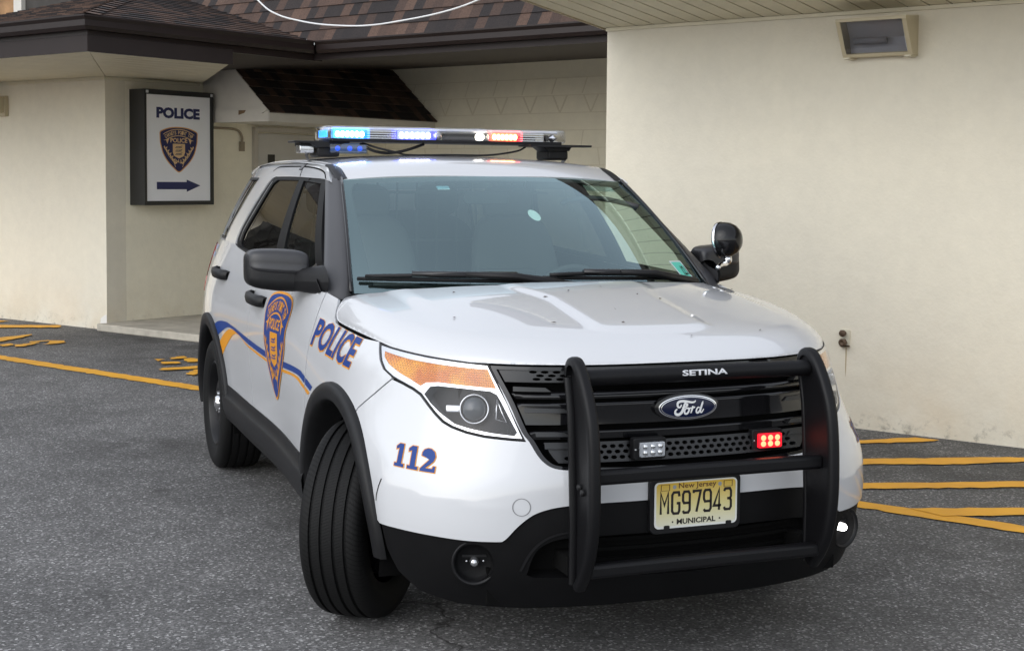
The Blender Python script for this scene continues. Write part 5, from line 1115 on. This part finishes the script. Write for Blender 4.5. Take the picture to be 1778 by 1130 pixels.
# soffit, fascia, gutter, roof of the left building
EA, EB = -6.905, 2.776; ZS = 2.672
def boards(nm, quad, z, along, w, m, parent, th=.012, zf=None, gap=.018):
    """soffit boards across a plan polygon; along: 0 boards run in a, 1 boards run in b"""
    mb = MB(); P = np.array(quad); lo, hi = P.min(0), P.max(0); o = 1 - along; t = lo[o]
    while t < hi[o]:
        t2 = min(t + w - gap, hi[o]); c1 = clip(clip(quad, o, t, 1), o, t2, -1)
        if len(c1) > 2: mb.prism(c1, lambda u, v, h: B(u, v, (zf(u, v) if zf else z) + h), 0, th)
        t += w
    o_ = mb.obj(nm, m, parent); return o_
def clip(poly, ax, val, sgn):
    out = []
    for i in range(len(poly)):
        a, b = poly[i - 1], poly[i]; da, db = (a[ax] - val) * sgn, (b[ax] - val) * sgn
        if (da >= 0) != (db >= 0): t = da / (da - db); out.append((a[0] + (b[0] - a[0]) * t, a[1] + (b[1] - a[1]) * t))
        if db >= 0: out.append(b)
    return out
boards('soffit', [(-12.7, EB), (EA, EB), (AW, BW), (-12.7, BW)], ZS, 1, .13, SOF, ST)
boards('soffit', [(EA - .006, EB + .012), (EA - .006, 4.33), (AW + .09, 5.96), (AW, 6.05), (AW, BW + .01)], ZS, 0, .13, SOF, ST)
slab('soffit_back', [(-12.7, EB + .02), (EA - .02, EB + .02), (EA - .02, 4.33), (AW, 6.05), (AW, BW), (-12.7, BW)], ZS + .014, ZS + .03, DKS, ST)
MB().prism([(.0, .0), (.035, .0), (.035, .03), (0, .03)], lambda u, v, h: B(h, BW - .034 + u, ZS - .032 + v), -12.5, AW).prism([(.0, .0), (.034, .0), (.034, .03), (0, .03)], lambda u, v, h: B(AW + u, h, ZS - .032 + v), BW - .034, 5.98).obj('soffit_moulding', SOF, ST)
slab('fascia', [(-12.7, EB - .025), (EA + .025, EB - .025), (EA + .025, 4.34), (EA, 4.34), (EA, EB), (-12.7, EB)], ZS - .01, 2.80, BROWN2, ST)
slab('eave_board', [(-12.7, EB - .02), (EA + .02, EB - .02), (EA + .02, 4.345), (EA, 4.345), (EA, EB), (-12.7, EB)], 2.802, 2.93, BROWN, ST); slab('eave_board', [(EA - .01, 4.346), (EA + .02, 4.346), (EA + .02, 5.50), (EA - .01, 5.50)], 2.775, 2.93, BROWN, ST)
gp = [(0, 0), (.062, 0), (.085, .03), (.085, .078), (.108, .105), (.108, .118), (.098, .118), (.095, .108), (.0, .10)]
GZ = 2.838
def gutter(path, nm='gutter'):
    rows = []
    for a, b, da, db in path: rows.append([B(a + da * u, b + db * u, GZ + v) for u, v in gp + gp[:1]])
    return MB().grid(rows).obj(nm, BROWN, ST, True, sharp=30)
gutter([(-12.7, EB - .022, 0, -1), (EA + .022, EB - .022, 1, -1), (EA + .022, 5.39, 1, -1)])
gutter([(EA + .13, 5.39, 0, -1), (-1.6, 5.39, 0, -1)])
slab('courtyard_fascia', [(EA + .02, 5.395), (-1.6, 5.395), (-1.6, 5.42), (EA + .02, 5.42)], 2.78, 2.95, BROWN2, ST)
rz = MB(); rz.add([B(EA, 5.41, 2.79), B(-1.6, 5.41, 2.79), B(-1.6, BB + .02, 3.0), B(EA - 1.2, BB + .02, 3.0), B(AW - .1, BB + .02, 3.0), B(AW - .1, 6.05, 2.80), B(AW - .1, 5.8, 2.795), B(EA, 4.2, 2.795)], [(0, 1, 2, 3), (0, 3, 4, 5), (0, 5, 6, 7)]); rz.obj('courtyard_soffit', DKS, ST, fix=False)
SL = .262
ze = 2.945
e1, e2 = EA + .09, EB - .09
D = 5.0
D1 = 2.3
shingle('roof', B(-9.75, e2, ze), B(e1, e2, ze), B(-10.05, e2 + D1, ze + SL * D1), B(e1 - D1, e2 + D1, ze + SL * D1), ST)
vb = 5.33
STP = 1.75; H4 = 1.25
shingle('roof', B(e1, e2, ze), B(e1, vb, ze), B(e1 - D, e2 + D, ze + SL * D), B(e1 - D, vb + SL / STP * D, ze + SL * D), ST)
shingle('roof', B(e1, vb, ze), B(-1.4, vb, ze), B(e1 - H4 / SL, vb + H4 / STP, ze + H4), B(-1.4, vb + H4 / STP, ze + H4), ST, .132)
hc = MB(); uvh = []
for k in range(34):
    t = k * .15; t2 = t + .16; 
    for sg in (0, 1):
        q = [(e1 - t, e2 + t), (e1 - t2, e2 + t2)]; o = (.0, .15) if sg else (-.15, .0)
        o = (-.14, 0) if not sg else (0, .14)
        V = [B(q[0][0], q[0][1], ze + SL * t + .030), B(q[1][0], q[1][1], ze + SL * t2 + .020), B(q[1][0] + o[0], q[1][1] + o[1], ze + SL * t2 + .012 + .0), B(q[0][0] + o[0], q[0][1] + o[1], ze + SL * t + .022)]
        hc.add(V, [(0, 1, 2, 3)]); uvh += [(.1 + sg, 40 + k + .1), (.1 + sg, 40 + k + .9), (.15 + sg, 40 + k + .9), (.15 + sg, 40 + k + .1)]
hc.obj('hip_cap', sh, ST, fix=False, uv=uvh)
# porch gable
GB = 6.03; RA_, RZ = -8.873, 2.953; EA_, EZ = -8.206, 2.35
MB().prism([(AW + .02, 2.24), (EA_ - .03, 2.24), (EA_ - .03, 2.35), (RA_, RZ - .03), (AW + .02, 2.69), (AW + .02, 2.3)], lambda u, v, h: B(u, h, v), GB + .01, GB + .05).obj('porch_gable', TRIMW, ST)
MB().prism([(AW + .02, 2.233), (EA_, 2.233), (EA_, 2.37), (AW + .02, 2.37)], lambda u, v, h: B(u, h, v), GB - .012, GB + .012).obj('porch_beam', TRIMW, ST)
d_ = np.array([EA_ - RA_, EZ - RZ]); d_ /= np.linalg.norm(d_); nn_ = np.array([d_[1], -d_[0]])
rk = [(RA_ - .02, RZ + .01), (EA_ + .01, EZ + .01), (EA_ + .01 + nn_[0] * .10 * 0 - .10, EZ - .03), (RA_ - .10, RZ - .06)]
MB().prism(rk, lambda u, v, h: B(u, h, v), GB - .035, GB - .014).obj('rake_board', TRIMW, ST)
MB().prism([(-.0, .0), (.022, 0), (.022, .125), (0, .125)], lambda u, v, h: B(EA_ - .012 + u, h, 2.233 + v), GB - .012, BB - .01).obj('porch_fascia', TRIMW, ST)
slab('porch_ceiling', [(AW, GB + .06), (EA_ - .02, GB + .06), (EA_ - .02, BB), (AW, BB)], 2.245, 2.265, TRIMW, ST)
shingle('porch_roof', B(EA_ + .05, GB - .05, EZ - .022), B(EA_ + .05, BB - .02, EZ - .022), B(RA_ - .02, GB - .05, RZ + .035), B(RA_ - .02, BB - .02, RZ + .035), ST)
MB().prism([(-9.10 + x, 2.36 + z) for x, z in ((0, 0), (.115, 0), (.09, -.03), (.0, -.05))], lambda u, v, h: B(u + .42, h, v), GB - .016, GB - .0125).obj('rot_hole', mat('rotten_wood', (.20, .13, .07), .9, var=.4, vscale=30), ST)
# door, frame, plaque, conduit
dr = MB().prism([(6.85, .08), (7.77, .08), (7.77, 2.145), (6.85, 2.145)], lambda u, v, h: B(AW + h, u, v), .003, .03).obj('door', mat('door_paint', (.52, .50, .46), .45, var=.05), ST, bevel=.004)
MB().prism([(6.78, .08), (6.83, .08), (6.83, 2.165), (7.79, 2.165), (7.79, .08), (7.84, .08), (7.84, 2.215), (6.78, 2.215)], lambda u, v, h: B(AW + h, u, v), .0, .05).obj('door_frame', mat('frame_paint', (.50, .46, .40), .5), dr)
MB().prism([(7.0, 1.79), (7.11, 1.79), (7.11, 1.90), (7.0, 1.90)], lambda u, v, h: B(AW + h, u, v), .0315, .036).obj('door_plaque', GLOSS, dr)
MB().tube([B(AW + .05, 7.70, 1.05), B(AW + .10, 7.70, 1.06), B(AW + .10, 7.60, 1.06)], .012, 8).obj('door_handle', SILV, dr, True)
tag(MB().tube([B(AW + .02, b, z) for b, z in cr([(5.9, 2.185), (6.3, 2.185), (6.50, 2.178), (6.575, 2.15), (6.61, 2.09), (6.61, 2.03)], 5)], .014, 8).box((0, 0, 0), (.035, .06, .11), lambda x, y, z: B(AW + x, 6.58 + y, 1.93 + z)).obj('conduit_pipe', mat('conduit_paint', (.30, .25, .18), .6), None, True, sharp=40), 'thin painted conduit bending down to a small box beside the white door', 'conduit')
tag(slab('walkway', [(AW + .0, 4.60), (-2.66, 4.60), (-2.66, BB), (AW + .0, BB)], 0.0, .078, CONC, None, bevel=.012), kind='structure')
MB().prism([(0, .0), (.12, 0), (.10, .12), (.03, .16), (0, .16)], lambda u, v, h: B(AW - u, h, v), BW - .004, BW - .001).obj('corner_patch', mat('primer_white', (.72, .70, .66), .7), ST)
# ---- illuminated wall sign
SG = empty('sign_box', B(AW, 5.51, 1.95), 'black framed white POLICE sign box with blue arrow pointing right, mounted high beside the porch', 'sign')
y0, y1, z0, z1 = 5.041, 5.985, 1.322, 2.556; dp = .25
cab = MB().prism([(y0, z0), (y1, z0), (y1, z1), (y0, z1)], lambda u, v, h: B(AW + h, u, v), .0, dp - .02).obj('cabinet', mat('sign_black', (.018, .018, .018), .45, var=.15), SG, bevel=.004)
fr_m = MB()
for q in ([(y0, z0), (y1, z0), (y1, z0 + .045), (y0, z0 + .045)], [(y0, z1 - .055), (y1, z1 - .055), (y1, z1), (y0, z1)], [(y0, z0 + .045), (y0 + .028, z0 + .045), (y0 + .028, z1 - .055), (y0, z1 - .055)], [(y1 - .045, z0 + .045), (y1, z0 + .045), (y1, z1 - .055), (y1 - .045, z1 - .055)]): fr_m.prism(q, lambda u, v, h: B(AW + h, u, v), dp - .022, dp + .004)
fr_m.obj('sign_frame', mat('sign_frame_black', (.016, .017, .018), .35), SG)
fy0, fy1, fz0, fz1 = y0 + .028, y1 - .045, z0 + .045, z1 - .055
pan = MB().prism([(fy0, fz0), (fy1, fz0), (fy1, fz1), (fy0, fz1)], lambda u, v, h: B(AW + h, u, v), dp - .018, dp - .006).obj('face_panel', mat('sign_face', (.86, .87, .90), .25, coat=.3, var=.02), SG)
def sg(nm, VF, m, o=.001): return obj(nm, [B(AW + dp - .006 + o, fy0 + u * (fy1 - fy0), fz0 + v * (fz1 - fz0)) for u, v in VF[0]], VF[1], m, pan)
sg('sign_lettering', fit(text2d('POLICE', 1, .055), .155, .782, .835, .886), NAVY)
sg('sign_arrow', poly2([(.155, .110), (.62, .110), (.62, .085), (.84, .147), (.62, .203), (.62, .180), (.155, .180)]), NAVY)
EMB = mat('emblem_navy', (.010, .012, .085), .35); EMG = mat('emblem_gold', (.70, .36, .10), .4); EMC = mat('emblem_cream', (.72, .50, .26), .4)
shs = cr([(-.50, .86), (-.46, .91), (-.25, .98), (0, 1.0), (.25, .98), (.46, .91), (.50, .86)], 3) + cr([(.49, .66), (.42, .42), (.30, .24), (.15, .10), (0, 0), (-.15, .10), (-.30, .24), (-.42, .42), (-.49, .66)], 3)
emblem(lambda nm, VF, m, l: sg(nm, ([(.50 + .60 * x, .270 + .435 * y) for x, y in VF[0]], VF[1]), m, .001 + .0006 * l), EMG, EMB, EMC, shs, None)
for b in (y0 + .035, y1 - .03): MB().prism(rrect(.03, .03, .004, 2, b, z1 - .028), lambda u, v, h: B(AW + h, u, v), dp + .004, dp + .010).obj('corner_clip', WHITEP, SG)
# ---- small lamp on the front wall at the left edge of the view
tag(MB().prism([(-11.05, 2.29), (-11.46, 2.29), (-11.46, 2.52), (-11.05, 2.52)], lambda u, v, h: B(u, BW - h, v), .0, .05).prism([(-11.065, 2.33), (-11.44, 2.33), (-11.44, 2.505), (-11.065, 2.505)], lambda u, v, h: B(u, BW - .05 - h * (v - 2.2) * 3, v), .0, .16).obj('wall_lamp', mat('lamp_beige', (.50, .44, .31), .5), None, bevel=.006), 'beige box lamp on the station front wall, cut by the left edge of the view', 'lamp')
# ---- right wing
RB, RAx = 4.197, -2.65
RW = empty('wing_building', B(RAx, RB), 'plain cream masonry wing with an overhanging beige soffit, right behind the parked car', 'building')
slab('wing_wall', [(RAx, RB), (9, RB), (9, RB + .25), (RAx, RB + .25)], 0, 2.735, WALL, RW)
slab('end_wall', [(RAx, RB + .252), (RAx + .25, RB + .252), (RAx + .25, 9.5), (RAx, 9.5)], 0, 2.74, WALL, RW)
zf = lambda a, b: 2.738 + .105 * (RB - b)
boards('wing_soffit', [(RAx - .02, RB - 1.62), (9, RB - 1.62), (9, RB - .002), (RAx - .02, RB - .002)], 0, 1, .145, SOF, RW, zf=zf, gap=.014)
MB().prism([(RAx - .02, RB - 1.62), (9, RB - 1.62), (9, RB + .3), (RAx - .02, RB + .3)], lambda u, v, h: B(u, v, zf(u, v) + .014 + h), 0, .02).obj('soffit_backing', mat('soffit_groove', (.12, .10, .07), .8), RW)
MB().prism([(0, 0), (.02, 0), (.02, .024), (0, .024)], lambda u, v, h: B(h, RB - .02 + u - .002, 2.714 + v), RAx, 9).obj('soffit_trim', SOF, RW)
MB().prism([(RAx - .045, RB - 1.64), (RAx - .021, RB - 1.64), (RAx - .021, RB + 1.2), (RAx - .045, RB + 1.2)], lambda u, v, h: B(u, v, zf(u, v) - .006 + h), 0, .05).obj('soffit_edge', mat('edge_tan', (.40, .33, .22), .5), RW)
MB().prism([(RAx - .05, RB - 1.66), (9, RB - 1.66), (9, 10), (RAx - .05, 10)], lambda u, v, h: B(u, v, 2.97 + .04 * (v - RB + 1.66) + h), 0, .1).obj('wing_roof', sh, RW)
# wall pack floodlight
FL = empty('floodlight', B(-.55, RB, 2.55), 'beige wall floodlight with dark slanted glass lens high on the right wall', 'floodlight')
a0, a1 = -.755, -.285
T = lambda u, v, h: B(h, RB - u, 2.43 + v)
bdy = MB().prism([(0, 0), (.085, .0), (.10, .02), (.215, .215), (.215, .235), (0, .255)], T, a0, a0 + .028).prism([(0, 0), (.085, 0), (.10, .02), (.215, .215), (.215, .235), (0, .255)], T, a1 - .028, a1).prism([(0, .235), (.215, .215), (.215, .236), (0, .256)], T, a0 + .028, a1 - .028).prism([(0, 0), (.085, 0), (.098, .018), (.0, .018)], T, a0 + .028, a1 - .028).prism([(0, .018), (.02, .018), (.02, .235), (0, .235)], T, a0 + .028, a1 - .028).obj('lamp_housing', mat('housing_beige', (.56, .49, .34), .45, var=.04), FL)
MB().grid([[T(.100, .024, a0 + .03), T(.100, .024, a1 - .03)], [T(.128, .052, a0 + .03), T(.128, .052, a1 - .03)], [T(.205, .212, a0 + .03), T(.205, .212, a1 - .03)]]).obj('lamp_lens', glass('smoked_lens', (.62, .62, .65), 2.0, .08, .15), FL)
MB().grid([[T(.03, .03, a0 + .03), T(.03, .03, a1 - .03)], [T(.05, .12, a0 + .03), T(.05, .12, a1 - .03)], [T(.12, .225, a0 + .03), T(.12, .225, a1 - .03)]]).obj('lamp_reflector', mat('reflector_grey', (.66, .67, .70), .35, metal=.2), FL)
MB().tube([T(.10, .10, a0 + .08), T(.10, .10, a0 + .30)], .022, 10).obj('lamp_bulb', mat('bulb_grey', (.45, .46, .48), .3), FL, True)
MB().prism([(.0, -.012), (.10, -.012), (.10, -.001), (0, -.001)], T, a0 + .01, a0 + .05).prism([(.0, -.012), (.10, -.012), (.10, -.001), (0, -.001)], T, a1 - .05, a1 - .01).obj('lamp_clip', mat('housing_light', (.62, .57, .44), .45), FL)
# hose tap
TP = empty('hose_tap', B(-.737, RB, .59), 'rusty hose tap on a small cream plate low on the right wall', 'tap')
MB().prism(rrect(.072, .115, .01, 3, -.735, .593), lambda u, v, h: B(u, RB - h, v), 0, .008).obj('tap_plate', mat('tap_plate_cream', (.62, .58, .46), .6), TP)
RUST = mat('rusty_brass', (.10, .065, .04), .55, metal=.4, var=.4, vscale=60)
MB().lathe([(.014, .008), (.014, .03), (.022, .032), (.022, .05), (.012, .054), (0, .055)], 14, lambda x, y, k: B(-.737 + x, RB - k, .627 + y)).obj('tap_handle', RUST, TP, True, sharp=40)
MB().lathe([(.012, .008), (.012, .03), (.024, .034), (.026, .062), (.018, .066), (0, .06)], 14, lambda x, y, k: B(-.730 + x, RB - k, .568 + y)).obj('tap_spout', RUST, TP, True, sharp=40)
MB().prism([(-.76, .535), (-.70, .538), (-.70, .548), (-.76, .546)], lambda u, v, h: B(u, RB - h, v), 0, .02).obj('tap_lip', RUST, TP)
MB().prism([(-.731, .53), (-.722, .53), (-.724, .38), (-.728, .33), (-.731, .40)], lambda u, v, h: B(u, RB - h, v), .0004, .0010).obj('rust_streak', mat('streak', (.42, .33, .20), .8), RW)
# ---- cable over the courtyard roof
cb = cr([(-6.6, 4.6), (-5.6, 3.42), (-5.09, 2.99), (-4.878, 2.866), (-4.629, 2.80), (-4.387, 2.758), (-4.094, 2.730), (-3.90, 2.724), (-3.699, 2.732), (-3.27, 2.768), (-2.90, 2.838), (-2.3, 3.02), (-1.6, 3.36)], 6)
tag(MB().tube([B(a, 3.0, z) for a, z in cb], .0062, 8).obj('overhead_cable', mat('cable_white', (.72, .72, .72), .45), None, True), 'white cable sagging in front of the shingle roof', 'cable')
# ---- timber shed far behind, over the roof line
SHD = empty('timber_shed', B(-25, 14), 'weathered brown timber building peeping over the roof in the top left corner', 'shed')
WD = mat('weathered_boards', (.30, .17, .08), .8, var=.5, vscale=2)
slab('shed_wall', [(-32, 14), (-24.85, 14), (-24.85, 18), (-32, 18)], 0, 6.6, WD, SHD); slab('shed_post', [(-24.84, 13.9), (-24.55, 13.9), (-24.55, 14.1), (-24.84, 14.1)], 0, 6.6, TRIMW, SHD)
slab('shed_side', [(-24.54, 14), (-20.5, 14), (-20.5, 18), (-24.54, 18)], 0, 6.4, mat('shed_dark', (.05, .045, .04), .8, var=.3), SHD); slab('shed_roof', [(-32.5, 13.5), (-20, 13.5), (-20, 18.5), (-32.5, 18.5)], 6.62, 6.8, BROWN, SHD)
# ---- bare woods beyond the lot, out of frame but mirrored in the car's glass and paint
wd = MB(); rnd = random.Random(4)
def branch(p, d, L, r, n):
    q = p + d * L; s = d.orthogonal().normalized(); t = d.cross(s); k = len(wd.V); r2 = r * .62
    for c, rr in ((p, r), (q, r2)): wd.V += [tuple(c + rr * (cos(a) * s + sin(a) * t)) for a in (0, 2.1, 4.2)]
    wd.F += [(k + i, k + (i + 1) % 3, k + 3 + (i + 1) % 3, k + 3 + i) for i in range(3)]
    if n == 0: return
    for _ in range(3 if n > 1 else 4):
        e = (d + Vector((rnd.gauss(0, .45), rnd.gauss(0, .45), rnd.gauss(.12, .3)))).normalized(); branch(p + d * L * rnd.uniform(.55, 1), e, L * rnd.uniform(.55, .8), r2 * .8, n - 1)
for i in range(30):
    t = i / 29; x = -36 + 24 * t + rnd.uniform(-1.5, 1.5); y = -13 - 9 * t + rnd.uniform(-3, 3); branch(Vector((x, y, 0)), Vector((rnd.gauss(0, .05), rnd.gauss(0, .05), 1)).normalized(), rnd.uniform(2.2, 3.6), rnd.uniform(.12, .2), 5)
for i in range(34):
    a_, b_ = rnd.uniform(-32, -20), rnd.uniform(-9, 9); q = B(a_, b_); branch(Vector(q), Vector((rnd.gauss(0, .05), rnd.gauss(0, .05), 1)).normalized(), rnd.uniform(2.0, 3.0), rnd.uniform(.14, .24), 5)
tag(wd.obj('bare_woods', mat('bark_dark', (.035, .030, .026), .9), None, fix=False), kind='stuff')

# unseen ridge, added to darken the sky mirrored in the side windows
rw_ = []
for k in range(90):
    a = radians(172 + 54 * k / 89); r = 52 + rnd.uniform(-1, 1); h = 8 + rnd.uniform(-1.2, 1.6); rw_.append([(-5 + (r + o) * cos(a), -10 + (r + o) * sin(a), z) for o, z in ((0, -.2), (.4, h * .5), (1.2, h * .85), (2.5, h), (6, h * .9), (9, -.2))])
tag(MB().grid(rw_).obj('sky_block_ridge', mat('ridge_dark', (.030, .027, .022), .95, var=.6, vscale=.9), None), kind='stuff')
